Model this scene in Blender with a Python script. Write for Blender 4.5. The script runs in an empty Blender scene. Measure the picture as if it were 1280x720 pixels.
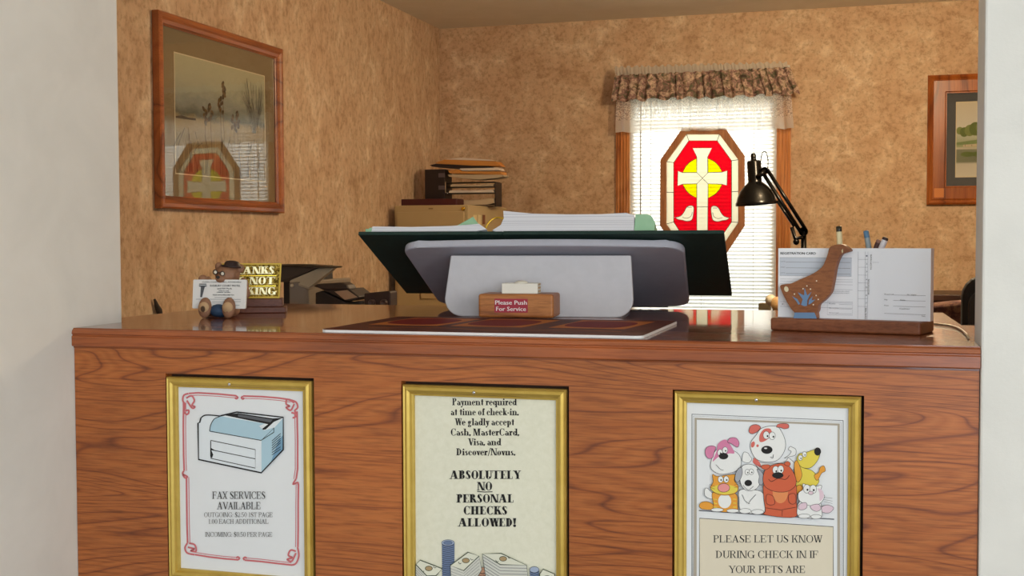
import bpy, bmesh, math, random
from mathutils import Vector, Matrix
random.seed(7)
C = bpy.context.scene.collection
S = bpy.context.scene
# ------------------------------------------------------------------ camera, light, exposure
EYE = Vector((0, 0, 1.2))
F, YAW, PITCH, ROLL = 1530.9, 0.2866, -0.0400, -0.0030
fw = Vector((-math.sin(YAW)*math.cos(PITCH), math.cos(YAW)*math.cos(PITCH), math.sin(PITCH)))
rt0 = Vector((math.cos(YAW), math.sin(YAW), 0)); up0 = rt0.cross(fw)
RT = rt0*math.cos(ROLL) + up0*math.sin(ROLL); UP = up0*math.cos(ROLL) - rt0*math.sin(ROLL)
cd = bpy.data.cameras.new('camera'); cam = bpy.data.objects.new('camera', cd); C.objects.link(cam)
cd.sensor_width = 36; cd.lens = 36*F/1280; cd.clip_start = 0.05
cam.matrix_world = Matrix(((RT.x, UP.x, -fw.x, EYE.x), (RT.y, UP.y, -fw.y, EYE.y), (RT.z, UP.z, -fw.z, EYE.z), (0, 0, 0, 1)))
S.camera = cam
S.view_settings.view_transform = 'Standard'; S.view_settings.look = 'None'
S.view_settings.exposure = 0.0; S.view_settings.gamma = 1.0; S.view_settings.use_curve_mapping = False
W = bpy.data.worlds.new('world'); S.world = W; W.use_nodes = True
W.node_tree.nodes['Background'].inputs[0].default_value = (0.80, 0.90, 1.0, 1); W.node_tree.nodes['Background'].inputs[1].default_value = 1.1

def area(name, loc, rot, sx, sy, power, col):
    l = bpy.data.lights.new(name, 'AREA'); l.shape = 'RECTANGLE'; l.size = sx; l.size_y = sy; l.energy = power; l.color = col
    o = bpy.data.objects.new(name, l); o.location = loc; o.rotation_euler = rot; C.objects.link(o); return o
HP = math.pi/2
area('lobby_window_daylight', (1.15, -2.45, 1.45), (HP, 0, 0.12), 2.0, 1.7, 46, (0.76, 0.89, 1.0))     # daylight through the lobby window
area('lobby_side_fill', (1.97, -.7, 1.5), (HP, 0, HP), 1.3, 1.2, 38, (1.0, 0.97, 0.86))            # added fill that brightens the left lobby wall, through an invented side opening
area('office_window_daylight', (-0.9, 8.3, 3.3), (-0.86, 0, 0), 2.4, 1.6, 310, (1.0, 0.98, 0.92))    # daylight on the blind

# ------------------------------------------------------------------ helpers
def ray(px, py): return fw + RT*((px-640)/F) + UP*((360-py)/F)
def at(px, py, Y):
    d = ray(px, py); return EYE + d*(Y/d.y)
def atz(px, py, Z):
    d = ray(px, py); return EYE + d*((Z-EYE.z)/d.z)
def atx(px, py, X):
    d = ray(px, py); return EYE + d*(X/d.x)
def hit(px, py, o, n):
    d = ray(px, py); return EYE + d*((o-EYE).dot(n)/d.dot(n))

WLOC = {}
def tag(o, label=None, cat=None, group=None, kind=None):
    if label: o['label'] = label
    if cat: o['category'] = cat
    if group: o['group'] = group
    if kind: o['kind'] = kind
    return o
def empty(name, loc, label, cat, group=None):
    o = bpy.data.objects.new(name, None); C.objects.link(o); o.location = loc; o.empty_display_size = 0.05
    WLOC[o.name] = Vector(loc); return tag(o, label, cat, group)

class Fr:                                            # a local frame: origin, u right, v up, n towards the viewer
    def __init__(s, o, u=(1, 0, 0), v=(0, 0, 1), flip=False):
        s.o = Vector(o); s.u = Vector(u).normalized(); s.v = Vector(v).normalized(); s.n = s.u.cross(s.v)*(-1 if flip else 1)
    def p(s, a, b, c=0): return s.o + s.u*a + s.v*b + s.n*c
    def inv(s, P): d = P-s.o; return (d.dot(s.u), d.dot(s.v), d.dot(s.n))
def rz(a, o=(0, 0, 0)): return Fr(o, (math.cos(a), math.sin(a), 0), (-math.sin(a), math.cos(a), 0))   # flat frame turned about z, n = up

class MB:
    def __init__(s): s.v = []; s.f = []; s.m = []; s.mats = []; s.sm = []
    def mi(s, mat):
        if mat not in s.mats: s.mats.append(mat)
        return s.mats.index(mat)
    def poly(s, pts, mat=None, smooth=False):
        i = len(s.v); s.v += [Vector(p) for p in pts]; s.f.append(tuple(range(i, i+len(pts)))); s.m.append(s.mi(mat)); s.sm.append(smooth)
    def mesh(s, vs, fs, mat=None, smooth=False):
        i = len(s.v); s.v += [Vector(p) for p in vs]
        for f in fs: s.f.append(tuple(i+k for k in f)); s.m.append(s.mi(mat)); s.sm.append(smooth)
    def hexa(s, P, mat=None):                        # 4 bottom points, 4 top points
        s.mesh(P, [(3, 2, 1, 0), (4, 5, 6, 7), (0, 1, 5, 4), (1, 2, 6, 5), (2, 3, 7, 6), (3, 0, 4, 7)], mat)
    def box(s, a, b, mat=None):
        (x0, y0, z0), (x1, y1, z1) = a, b
        s.hexa([(x0, y0, z0), (x1, y0, z0), (x1, y1, z0), (x0, y1, z0), (x0, y0, z1), (x1, y0, z1), (x1, y1, z1), (x0, y1, z1)], mat)
    def fbox(s, fr, a0, a1, b0, b1, c0, c1, mat=None):
        s.hexa([fr.p(a0, b0, c0), fr.p(a1, b0, c0), fr.p(a1, b1, c0), fr.p(a0, b1, c0), fr.p(a0, b0, c1), fr.p(a1, b0, c1), fr.p(a1, b1, c1), fr.p(a0, b1, c1)], mat)
    def prism(s, fr, pts, c0, c1, mat=None, smooth=False):
        n = len(pts); area2 = sum(pts[i][0]*pts[(i+1) % n][1]-pts[(i+1) % n][0]*pts[i][1] for i in range(n))
        if area2 < 0: pts = pts[::-1]
        s.mesh([fr.p(a, b, c0) for a, b in pts]+[fr.p(a, b, c1) for a, b in pts],
               [tuple(range(n-1, -1, -1)), tuple(range(n, 2*n))]+[(i, (i+1) % n, n+(i+1) % n, n+i) for i in range(n)], mat, smooth)
    def tube(s, pts, r, mat=None, seg=10, closed=False, caps=True):
        pts = [Vector(p) for p in pts]; n = len(pts); rs = r if isinstance(r, (list, tuple)) else [r]*n
        ref = None; vs = []
        for i, p in enumerate(pts):
            a = pts[i-1] if (i or closed) else p; b = pts[(i+1) % n] if (i < n-1 or closed) else p
            t = (b-a).normalized()
            if ref is None: ref = t.orthogonal().normalized()
            ref = (ref - t*ref.dot(t)).normalized(); q = t.cross(ref)
            vs += [p + (ref*math.cos(2*math.pi*k/seg)+q*math.sin(2*math.pi*k/seg))*rs[i] for k in range(seg)]
        fs = []
        for i in range(n if closed else n-1):
            for k in range(seg):
                j = (i+1) % n; fs.append((i*seg+k, i*seg+(k+1) % seg, j*seg+(k+1) % seg, j*seg+k))
        if caps and not closed: fs += [tuple(range(seg-1, -1, -1)), tuple(range((n-1)*seg, n*seg))]
        s.mesh(vs, fs, mat, True)
    def lathe(s, o, prof, axis=(0, 0, 1), mat=None, seg=28, smooth=True):   # prof: (radius, height along axis)
        ax = Vector(axis).normalized(); a = ax.orthogonal().normalized(); b = ax.cross(a); o = Vector(o); vs = []
        for r, h in prof: vs += [o + ax*h + (a*math.cos(2*math.pi*k/seg)+b*math.sin(2*math.pi*k/seg))*max(r, 1e-5) for k in range(seg)]
        fs = [(i*seg+k, i*seg+(k+1) % seg, (i+1)*seg+(k+1) % seg, (i+1)*seg+k) for i in range(len(prof)-1) for k in range(seg)]
        s.mesh(vs, fs, mat, smooth)
    def ball(s, c, r, mat=None, seg=18, rot=None):
        rx, ry, rz_ = r if isinstance(r, (list, tuple)) else (r, r, r); c = Vector(c); vs = []; n = seg//2
        for i in range(n+1):
            th = math.pi*i/n
            for k in range(seg):
                v = Vector((rx*math.sin(th)*math.cos(2*math.pi*k/seg), ry*math.sin(th)*math.sin(2*math.pi*k/seg), rz_*math.cos(th)))
                if rot: v = rot @ v
                vs.append(c+v)
        fs = [(i*seg+k, (i+1)*seg+k, (i+1)*seg+(k+1) % seg, i*seg+(k+1) % seg) for i in range(n) for k in range(seg)]
        s.mesh(vs, fs, mat, True)
    def frame(s, fr, w, h, prof, mat=None):          # mitred moulding round a w x h rectangle; prof: (inset, height)
        L = []
        for ins, ht in prof: L.append([fr.p(ins, ins, ht), fr.p(w-ins, ins, ht), fr.p(w-ins, h-ins, ht), fr.p(ins, h-ins, ht)])
        n = len(L); vs = [p for l in L for p in l]; fs = []
        for i in range(n):
            j = (i+1) % n
            for k in range(4): fs.append((i*4+k, i*4+(k+1) % 4, j*4+(k+1) % 4, j*4+k))
        s.mesh(vs, fs, mat)
    def build(s, name, mat=None, parent=None, bevel=0, seg=2, smooth=False):
        loc = Vector((0, 0, 0))
        if parent is not None: loc = WLOC[parent.name]
        elif s.v: loc = Vector((sum(v.x for v in s.v)/len(s.v), sum(v.y for v in s.v)/len(s.v), min(v.z for v in s.v)))
        me = bpy.data.meshes.new(name); me.from_pydata([v-loc for v in s.v], [], s.f)
        for m in s.mats: me.materials.append(m if m else mat)
        for p, mi, sm in zip(me.polygons, s.m, s.sm): p.material_index = mi; p.use_smooth = sm or smooth
        bm = bmesh.new(); bm.from_mesh(me); bmesh.ops.recalc_face_normals(bm, faces=[f for f in bm.faces]); bm.to_mesh(me); bm.free()
        o = bpy.data.objects.new(name, me); C.objects.link(o)
        if parent is not None: o.parent = parent
        else: o.location = loc
        WLOC[o.name] = loc
        if bevel:
            b = o.modifiers.new('bevel', 'BEVEL'); b.width = bevel; b.segments = seg; b.limit_method = 'ANGLE'; b.angle_limit = 0.7; b.harden_normals = False
        return o

# ------------------------------------------------------------------ materials
def srgb(r, g, b):
    f = lambda c: (c/255/12.92) if c <= 10.3 else ((c/255+0.055)/1.055)**2.4
    return (f(r), f(g), f(b), 1)
def newmat(name):
    m = bpy.data.materials.new(name); m.use_nodes = True; return m, m.node_tree.nodes, m.node_tree.links, m.node_tree.nodes['Principled BSDF']
CACHE = {}
def col(r, g, b, rough=0.6, metal=0, spec=0.5, coat=0):
    k = (r, g, b, rough, metal, spec, coat)
    if k in CACHE: return CACHE[k]
    m, N, L, B = newmat('plain'); B.inputs['Base Color'].default_value = srgb(r, g, b); B.inputs['Roughness'].default_value = rough
    B.inputs['Metallic'].default_value = metal; B.inputs['Specular IOR Level'].default_value = spec; B.inputs['Coat Weight'].default_value = coat
    CACHE[k] = m; return m
def ramp(N, stops):
    r = N.new('ShaderNodeValToRGB'); e = r.color_ramp.elements
    while len(e) < len(stops): e.new(0.5)
    for x, (p, c) in zip(e, stops): x.position = p; x.color = c
    return r
def mapping(N, L, scale, rot=(0, 0, 0), loc=(0, 0, 0)):
    t = N.new('ShaderNodeTexCoord'); mp = N.new('ShaderNodeMapping'); mp.inputs['Scale'].default_value = scale
    mp.inputs['Rotation'].default_value = rot; mp.inputs['Location'].default_value = loc
    L.new(t.outputs['Object'], mp.inputs['Vector']); return mp
def noise(N, L, vec, sc, det=4, rough=0.55, dist=0):
    n = N.new('ShaderNodeTexNoise'); n.inputs['Scale'].default_value = sc; n.inputs['Detail'].default_value = det
    n.inputs['Roughness'].default_value = rough; n.inputs['Distortion'].default_value = dist; L.new(vec, n.inputs['Vector']); return n
def mixc(N, L, fac, a, b, mode='MIX'):
    m = N.new('ShaderNodeMix'); m.data_type = 'RGBA'; m.blend_type = mode
    for val, i in ((fac, 0), (a, 6), (b, 7)):
        if hasattr(val, 'links') or hasattr(val, 'is_linked'): L.new(val, m.inputs[i])
        else: m.inputs[i].default_value = val
    return m.outputs[2]
def wood(name, light, mid, dark, grain=(1, 1, 1), axis='x', rough=0.35, coat=0.0, coatr=0.08, bands=14, loc=(0, 0, 0), st=.16, sc=4.2, pores=(0.62, 0.55, 0.5, 1)):
    m, N, L, B = newmat(name)
    st = {'x': (st, 1, 1), 'y': (1, st, 1), 'z': (1, 1, st)}[axis]; fi = {'x': (0.05, 1, 1), 'y': (1, 0.02, 1), 'z': (1, 1, 0.02)}[axis]
    mp = mapping(N, L, st, loc=loc); big = noise(N, L, mp.outputs[0], sc, 2, 0.5, 0.6)
    mul = N.new('ShaderNodeMath'); mul.operation = 'MULTIPLY'; mul.inputs[1].default_value = bands; L.new(big.outputs[0], mul.inputs[0])
    fr_ = N.new('ShaderNodeMath'); fr_.operation = 'PINGPONG'; fr_.inputs[1].default_value = 1.0; L.new(mul.outputs[0], fr_.inputs[0])
    r1 = ramp(N, [(0, dark), (0.16, mid), (0.6, light), (1, mid)]); L.new(fr_.outputs[0], r1.inputs[0])
    mp2 = mapping(N, L, fi, loc=loc); fine = noise(N, L, mp2.outputs[0], 320, 3, 0.6)
    r2 = ramp(N, [(0.36, pores), (0.56, (1, 1, 1, 1))]); L.new(fine.outputs[0], r2.inputs[0])
    c1 = mixc(N, L, 0.72, r1.outputs[0], r2.outputs[0], 'MULTIPLY')
    mp3 = mapping(N, L, (1, 1, 1), loc=loc); cl = noise(N, L, mp3.outputs[0], 3, 2)
    r3 = ramp(N, [(0.35, (0.86, 0.84, 0.82, 1)), (0.65, (1.08, 1.06, 1.04, 1))]); L.new(cl.outputs[0], r3.inputs[0])
    c2 = mixc(N, L, 1.0, c1, r3.outputs[0], 'MULTIPLY')
    L.new(c2, B.inputs['Base Color']); B.inputs['Roughness'].default_value = rough
    B.inputs['Coat Weight'].default_value = coat; B.inputs['Coat Roughness'].default_value = coatr
    bp = N.new('ShaderNodeBump'); bp.inputs['Strength'].default_value = 0.12; bp.inputs['Distance'].default_value = 0.001
    L.new(fine.outputs[0], bp.inputs['Height']); L.new(bp.outputs[0], B.inputs['Normal']); return m
def mottled(name, stops, sc, det=6, rough=0.85, stretch=(1, 1, 1), fleck=None, fsc=60, bump=0.15):
    m, N, L, B = newmat(name); mp = mapping(N, L, stretch); n = noise(N, L, mp.outputs[0], sc, det, 0.62, 0.5)
    r = ramp(N, stops); L.new(n.outputs[0], r.inputs[0]); c = r.outputs[0]; n2 = noise(N, L, mp.outputs[0], fsc, 5, 0.7)
    if fleck:
        r2 = ramp(N, fleck); L.new(n2.outputs[0], r2.inputs[0]); c = mixc(N, L, 1.0, c, r2.outputs[0], 'MULTIPLY')
    L.new(c, B.inputs['Base Color']); B.inputs['Roughness'].default_value = rough
    if bump:
        bp = N.new('ShaderNodeBump'); bp.inputs['Strength'].default_value = bump; bp.inputs['Distance'].default_value = 0.002
        L.new(n2.outputs[0], bp.inputs['Height']); L.new(bp.outputs[0], B.inputs['Normal'])
    return m
def clear(name, tint, gloss=0.08, extra=None, rough=0.02):
    m = bpy.data.materials.new(name); m.use_nodes = True; N = m.node_tree.nodes; L = m.node_tree.links; N.remove(N['Principled BSDF'])
    t = N.new('ShaderNodeBsdfTransparent'); t.inputs[0].default_value = (*tint, 1); g = N.new('ShaderNodeBsdfGlossy'); g.inputs['Roughness'].default_value = rough
    ge = N.new('ShaderNodeNewGeometry'); dt = N.new('ShaderNodeVectorMath'); dt.operation = 'DOT_PRODUCT'; L.new(ge.outputs['Incoming'], dt.inputs[0]); L.new(ge.outputs['Normal'], dt.inputs[1])
    ab = N.new('ShaderNodeMath'); ab.operation = 'ABSOLUTE'; L.new(dt.outputs['Value'], ab.inputs[0]); om = N.new('ShaderNodeMath'); om.operation = 'SUBTRACT'; om.inputs[0].default_value = 1; L.new(ab.outputs[0], om.inputs[1])
    pw_ = N.new('ShaderNodeMath'); pw_.operation = 'POWER'; pw_.inputs[1].default_value = 5; L.new(om.outputs[0], pw_.inputs[0]); fz = N.new('ShaderNodeMath'); fz.operation = 'MULTIPLY_ADD'; fz.inputs[1].default_value = .96; fz.inputs[2].default_value = .04; L.new(pw_.outputs[0], fz.inputs[0])
    mx = N.new('ShaderNodeMixShader'); L.new(fz.outputs[0], mx.inputs[0]); L.new(t.outputs[0], mx.inputs[1]); L.new(g.outputs[0], mx.inputs[2]); out = mx
    if extra:
        d = N.new('ShaderNodeBsdfTranslucent'); d.inputs[0].default_value = (*extra[0], 1); m2 = N.new('ShaderNodeMixShader'); m2.inputs[0].default_value = extra[1]
        L.new(mx.outputs[0], m2.inputs[1]); L.new(d.outputs[0], m2.inputs[2]); out = m2
    L.new(out.outputs[0], N['Material Output'].inputs[0]); return m

OAK = wood('oak_front', srgb(184, 107, 50), srgb(172, 95, 40), srgb(128, 64, 27), rough=0.42, coat=0.2, coatr=0.3, bands=52, loc=(0.4, 0, 0.2), st=.11, sc=6.5, pores=(.5, .44, .4, 1))
OAKTOP = wood('oak_top', srgb(150, 84, 46), srgb(132, 68, 36), srgb(104, 50, 28), rough=0.3, coat=0.8, coatr=0.06, bands=14); OAKTOP.node_tree.nodes['Principled BSDF'].inputs['Specular IOR Level'].default_value = .1
OAKEDGE = wood('oak_edge', srgb(168, 90, 42), srgb(148, 76, 34), srgb(108, 52, 24), rough=0.35, coat=0.4, coatr=0.2, bands=10)
FRAMEWOOD = wood('frame_wood', srgb(184, 108, 56), srgb(166, 92, 46), srgb(124, 64, 32), rough=0.35, coat=0.3, coatr=0.15, bands=9, axis='y')
PICWOOD = wood('picture_wood', srgb(176, 100, 40), srgb(156, 82, 30), srgb(120, 58, 20), rough=0.3, coat=0.5, coatr=0.1, bands=9, axis='z')
CASING = wood('casing_wood', srgb(214, 146, 84), srgb(198, 126, 66), srgb(160, 94, 48), rough=0.4, axis='z', bands=9)
BLOCKWOOD = wood('block_wood', srgb(196, 130, 70), srgb(178, 110, 56), srgb(140, 82, 42), rough=0.45, bands=8)
CEDAR = wood('cedar', srgb(150, 90, 56), srgb(130, 74, 46), srgb(88, 46, 30), rough=0.45, bands=6)
GOOSEWOOD = wood('goose_wood', srgb(160, 100, 58), srgb(146, 88, 50), srgb(112, 64, 36), rough=0.5, bands=5)
DARKWOOD = wood('dark_wood', srgb(74, 44, 34), srgb(60, 36, 28), srgb(40, 24, 20), rough=0.4, bands=8)
MAHOG = wood('mahogany', srgb(122, 72, 54), srgb(104, 58, 44), srgb(74, 40, 32), rough=0.5, bands=7)
WSTOPS = [(0.3, srgb(184, 152, 120)), (0.45, srgb(204, 172, 140)), (0.56, srgb(210, 182, 150)), (0.70, srgb(230, 210, 182))]
WFLECK = [(0.36, (0.76, 0.71, 0.66, 1)), (0.50, (1, 1, 1, 1)), (0.70, (1.10, 1.10, 1.08, 1))]
PAPERWALL = mottled('wallpaper', WSTOPS, 9, 10, fleck=WFLECK, fsc=52)
PAPERSIDE = mottled('wallpaper_side', WSTOPS, 9, 10, fleck=WFLECK, fsc=46, stretch=(1, 1, .72))
WHITE = mottled('white_paint', [(0.3, srgb(222, 220, 216)), (0.7, srgb(230, 228, 224))], 8, 3, rough=0.75, fsc=220, bump=0.12)
CEIL = mottled('ceiling_paint', [(0.3, srgb(226, 220, 204)), (0.7, srgb(232, 226, 212))], 6, 3, rough=0.9, fsc=150)
CARPET = mottled('carpet', [(0.3, srgb(96, 84, 72)), (0.7, srgb(124, 108, 92))], 60, 4, rough=1)
GOLD = mottled('gold_frame', [(0.3, srgb(196, 164, 76)), (0.7, srgb(216, 186, 98))], 18, 3, rough=0.42, bump=0.05)
for n_ in (GOLD,): n_.node_tree.nodes['Principled BSDF'].inputs['Metallic'].default_value = 0.6
BRASS = col(224, 186, 70, 0.25, 1.0)
BLACK = col(22, 21, 22, 0.35); DKGREY = col(48, 47, 50, 0.5); CHROME = col(210, 210, 212, 0.15, 1.0)
INK = col(30, 28, 30, 0.8); GREYINK = col(96, 98, 104, 0.8)
PAPERW = col(232, 234, 238, 0.75); PAPERC = mottled('laid_paper', [(0.3, srgb(226, 224, 204)), (0.7, srgb(234, 232, 214))], 120, 3, rough=0.8, bump=0)
GLASS = clear('pane_glass', (0.97, 0.98, 0.98))
BEIGE = mottled('putty_enamel', [(0.3, srgb(186, 164, 120)), (0.7, srgb(192, 170, 126))], 3, 2, rough=0.45, bump=0)
STANDGREY = mottled('stand_plastic', [(0.3, srgb(198, 197, 204)), (0.7, srgb(204, 203, 210))], 40, 3, rough=0.5, fsc=400, bump=0.06)  # lighter grey for the leg: light on its facing side put into the colour
STANDPLATE = mottled('stand_plate', [(0.3, srgb(176, 177, 190)), (0.7, srgb(182, 183, 196))], 40, 3, rough=0.5, fsc=400, bump=0.06)
GREEN = mottled('green_cover', [(0.3, srgb(16, 44, 38)), (0.7, srgb(22, 52, 45))], 90, 3, rough=0.7, fsc=300, bump=0.1)
BOARD = col(224, 224, 226, 0.8)

# ------------------------------------------------------------------ small flat artwork: outlines, ribbons, lettering
def smooth_pts(pts, closed=True, sub=5):
    n = len(pts); out = []
    for i in range(n if closed else n-1):
        p0 = pts[(i-1) % n] if closed or i else pts[0]; p1 = pts[i]; p2 = pts[(i+1) % n]; p3 = pts[(i+2) % n] if closed or i < n-2 else pts[-1]
        for k in range(sub):
            t = k/sub
            out.append(tuple(0.5*((2*p1[d])+(-p0[d]+p2[d])*t+(2*p0[d]-5*p1[d]+4*p2[d]-p3[d])*t*t+(-p0[d]+3*p1[d]-3*p2[d]+p3[d])*t**3) for d in (0, 1)))
    if not closed: out.append(tuple(pts[-1]))
    return out
class Art:                                           # flat shapes on a plane, each a hair in front of the one before
    def __init__(s, to3, step=0.00004, base=0.0003): s.to3 = to3; s.mb = MB(); s.z = base; s.step = step
    def fill(s, pts, mat): s.mb.poly([s.to3(a, b, s.z) for a, b in pts], mat); s.z += s.step
    def line(s, pts, w, mat, closed=False):
        n = len(pts); A = []; B = []
        for i, p in enumerate(pts):
            a = pts[i-1] if (i or closed) else p; b = pts[(i+1) % n] if (i < n-1 or closed) else p
            dx, dy = b[0]-a[0], b[1]-a[1]; l = math.hypot(dx, dy) or 1
            A.append((p[0]-dy/l*w/2, p[1]+dx/l*w/2)); B.append((p[0]+dy/l*w/2, p[1]-dx/l*w/2))
        V = [s.to3(*p, s.z) for p in A]+[s.to3(*p, s.z) for p in B]
        s.mb.mesh(V, [(i, (i+1) % n, n+(i+1) % n, n+i) for i in range(n if closed else n-1)], mat); s.z += s.step
    def blob(s, pts, mat, ow=1.2, omat=None, sm=True):
        q = smooth_pts(pts) if sm else pts; s.fill(q, mat)
        if ow: s.line(q, ow, omat or INK, True)
    def ell(s, cx, cy, rx, ry, mat, ow=1.2, rot=0, omat=None, n=22):
        c, d = math.cos(rot), math.sin(rot); q = []
        for k in range(n):
            a = 2*math.pi*k/n; x, y = rx*math.cos(a), ry*math.sin(a); q.append((cx+x*c-y*d, cy+x*d+y*c))
        s.fill(q, mat)
        if ow: s.line(q, ow, omat or INK, True)
    def curve(s, pts, w, mat=None): s.line(smooth_pts(pts, False), w, mat or INK)

class Serif:                                         # a roman face drawn from stems, hairlines, bowls and serifs (cap height 1)
    def __init__(s, T=0.2, h=0.05): s.T = T; s.h = h
    def glyph(s, ch):
        T, h = s.T, s.h; P = []; sv = 0.07+T*0.15; X = 0.64
        def R(x0, y0, x1, y1): P.append([(x0, y0), (x1, y0), (x1, y1), (x0, y1)])
        def st(x, y0=0, y1=1, b=1, t=1, w=None):
            w = w or T; R(x, y0, x+w, y1)
            if b: R(x-sv, y0, x+w+sv, y0+h)
            if t: R(x-(sv if t == 1 else sv*1.2), y1-h, x+(w+sv if t == 1 else w*0.5), y1)
        def dg(x0, y0, x1, y1, w): P.append([(x0, y0), (x0+w, y0), (x1+w, y1), (x1, y1)])
        def arc(cx, cy, rx, ry, a0, a1, n=14):
            for i in range(n):
                q = []
                for k, o in ((i, 0), (i+1, 0), (i+1, 1), (i, 1)):
                    a = math.radians(a0+(a1-a0)*k/n); w = h+(T-h)*abs(math.cos(a))**1.3
                    q.append((cx+(rx-(w if o else 0))*math.cos(a), cy+(ry-(h if o else 0))*math.sin(a)))
                P.append(q)
        def sf(x, y, w=T): R(x-sv, y, x+w+sv, y+h)
        def dot(x, y, r): P.append([(x+r*math.cos(k*math.pi/5), y+r*math.sin(k*math.pi/5)) for k in range(10)])
        if ch == ' ': return P, 0.32
        if ch == 'A': dg(0.06, 0, 0.36, 1, h*1.3); dg(0.58, 0, 0.30, 1, T*1.1); R(0.2, .3, .62, .3+h); sf(.03, 0, h*1.6); sf(.56, 0); return P, .60+T*1.1+sv
        if ch in 'BPRD':
            st(.08)
            if ch == 'D': arc(.22, .5, .48, .5, -90, 90); return P, .80
            R(.1, 1-h, .36, 1); R(.1, .48, .36, .48+h); arc(.34, .74+h/2, .30, .26, -90, 90)
            if ch == 'B': R(.1, 0, .36, h); arc(.34, .25+h/2, .34, .25+h/2, -90, 90); return P, .76
            if ch == 'R': dg(.55, 0, .32, .5, T); R(.55, 0, .62+T, h); return P, .74+T*.4
            return P, .70
        if ch in 'CGOQ':
            if ch == 'O': arc(.44, .5, .40, .52, 0, 360, 24); return P, .88
            arc(.44, .5, .40, .52, 45, 315, 20); R(.68, .66, .74, 1.0)
            if ch == 'G': st(.68-T*.3, 0, .42, 0, 1); return P, .86
            R(.70, .05, .74, .25); return P, .82
        if ch in 'EFL':
            st(.08)
            if ch != 'L': R(.1, 1-h, X, 1); R(X-.05, .72, X, 1); R(.2, .49, .48, .49+h); R(.44, .38, .48, .64)
            if ch != 'F': R(.1, 0, X+.02, h); R(X-.03, 0, X+.02, .3)
            return P, .74
        if ch == 'H': st(.08); st(.56); R(.2, .48, .6, .48+h); return P, .72+T
        if ch == 'I': st(.08); return P, .18+T
        if ch == 'J': st(.26, .1, 1, 0); arc(.2, .1, .06+T*.8, .16, 180, 360); return P, .38+T
        if ch == 'K': st(.08); dg(.2+T*.4, .4, .58, 1, h*1.5); dg(.58, 0, .34, .58, T); sf(.6, 0, T*.8); sf(.56, 1-h, h*2); return P, .74+T*.5
        if ch == 'M': st(.08, w=h*1.5); dg(.42, 0, .10, 1, T); dg(.42, 0, .74, 1, h*1.5); st(.74); return P, .90+T
        if ch == 'N': st(.08, w=h*1.5); dg(.56, 0, .08, 1, T); st(.62+T*.5, w=h*1.5); return P, .80+T*.5
        if ch == 'S':
            arc(.31, .74, .25, .28, 30, 230, 12); arc(.31, .27, .27, .29, -150, 50, 12); P.append([(.10, .62), (.14+T*.4, .76), (.56, .38), (.50-T*.4, .26)])
            R(.53, .72, .57, .96); R(.03, .05, .07, .3); return P, .64
        if ch == 'T': st(.32, t=0); R(.04, 1-h, .64+T, 1); R(.04, .72, .08, 1); R(.60+T, .72, .64+T, 1); return P, .68+T
        if ch == 'U': st(.08, .25, 1, 0); st(.62, .25, 1, 0, w=h*1.5); arc(.38, .28, .30, .30, 180, 360); return P, .78
        if ch == 'X': dg(.52, 0, .04, 1, T*1.1); dg(.06, 0, .60, 1, h*1.4); sf(.54, 0); sf(.06, 1-h); sf(.04, 0, h*2); sf(.58, 1-h, h*2); return P, .66+T
        if ch in 'VY':
            y = 0 if ch == 'V' else .42
            dg(.36, y, .06, 1, T*1.1); dg(.40, y, .70, 1, h*1.4); sf(.06, 1-h); sf(.68, 1-h, h*1.4)
            if ch == 'Y': st(.36, 0, .48, 1, 0)
            return P, .80
        if ch == 'W':
            for x in (0, .40): dg(.26+x, 0, .04+x, 1, T); dg(.30+x, 0, .50+x, 1, h*1.4)
            sf(.04, 1-h); sf(.46, 1-h); sf(.88, 1-h, h); return P, 1.02
        x_ = .62
        if ch == 'o': arc(.30, .31, .27, .33, 0, 360, 20); return P, .60
        if ch in 'ce':
            arc(.30, .31, .27, .33, 40 if ch == 'c' else 0, 320, 18)
            if ch == 'e': R(.08, .33, .55, .33+h)
            else: dot(.45, .46, T*.42)
            return P, .58
        if ch in 'adgqbp':
            if ch == 'a': arc(.24, .42, .19, .21, 20, 160, 8); arc(.24, .18, .2, .2, 60, 330); st(.34, 0, .46, 0, 0); R(.34, 0, .42+T, h); return P, .52+T*.4
            if ch == 'g':
                arc(.26, .40, .22, .24, 0, 360, 18); arc(.28, -.12, .26, .17, 0, 360, 18); P.append([(.12, .2), (.2, .2), (.3, .02), (.16, .02)]); R(.4, .56, .6, .62); return P, .6
            if ch in 'dq': arc(.28, .31, .24, .32, 20, 340, 18); st(.42, 0 if ch == 'd' else -.3, 1 if ch == 'd' else x_, ch == 'q', 2 if ch == 'd' else 0)
            if ch in 'bp': st(.10, 0 if ch == 'b' else -.3, 1 if ch == 'b' else x_, ch == 'p', 2); arc(.36, .31, .24+T*.2, .32, -160, 160, 18)
            if ch == 'd': R(.42, 0, .5+T, h)
            return P, .56+T*.6
        if ch == 'f': st(.14, 0, .82, 1, 0); R(.02, x_-h, .36+T*.4, x_); arc(.30, .82, .16, .18, 50, 180, 8); dot(.40, .88, T*.45); return P, .36+T*.3
        if ch in 'hnmu':
            st(.08, 0, 1 if ch == 'h' else x_, ch != 'u', 2); k = .40+T*.3
            for i in range(2 if ch == 'm' else 1):
                if ch == 'u': st(k, 0, x_, 0, 2); arc(.28, .16, .20+T*.2, .18, 180, 330, 8); R(k, 0, k+T+sv, h)
                else: st(k+i*.36, 0, .42, 1, 0); arc(k+i*.36-.05, .42, .05+T, .21, 0, 120, 8)
            return P, k+T+.1+(.36 if ch == 'm' else 0)
        if ch in 'il': st(.10, 0, x_ if ch == 'i' else 1, 1, 2)
        if ch == 'i': dot(.10+T/2, .84, T*.55)
        if ch in 'il': return P, .20+T
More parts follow.
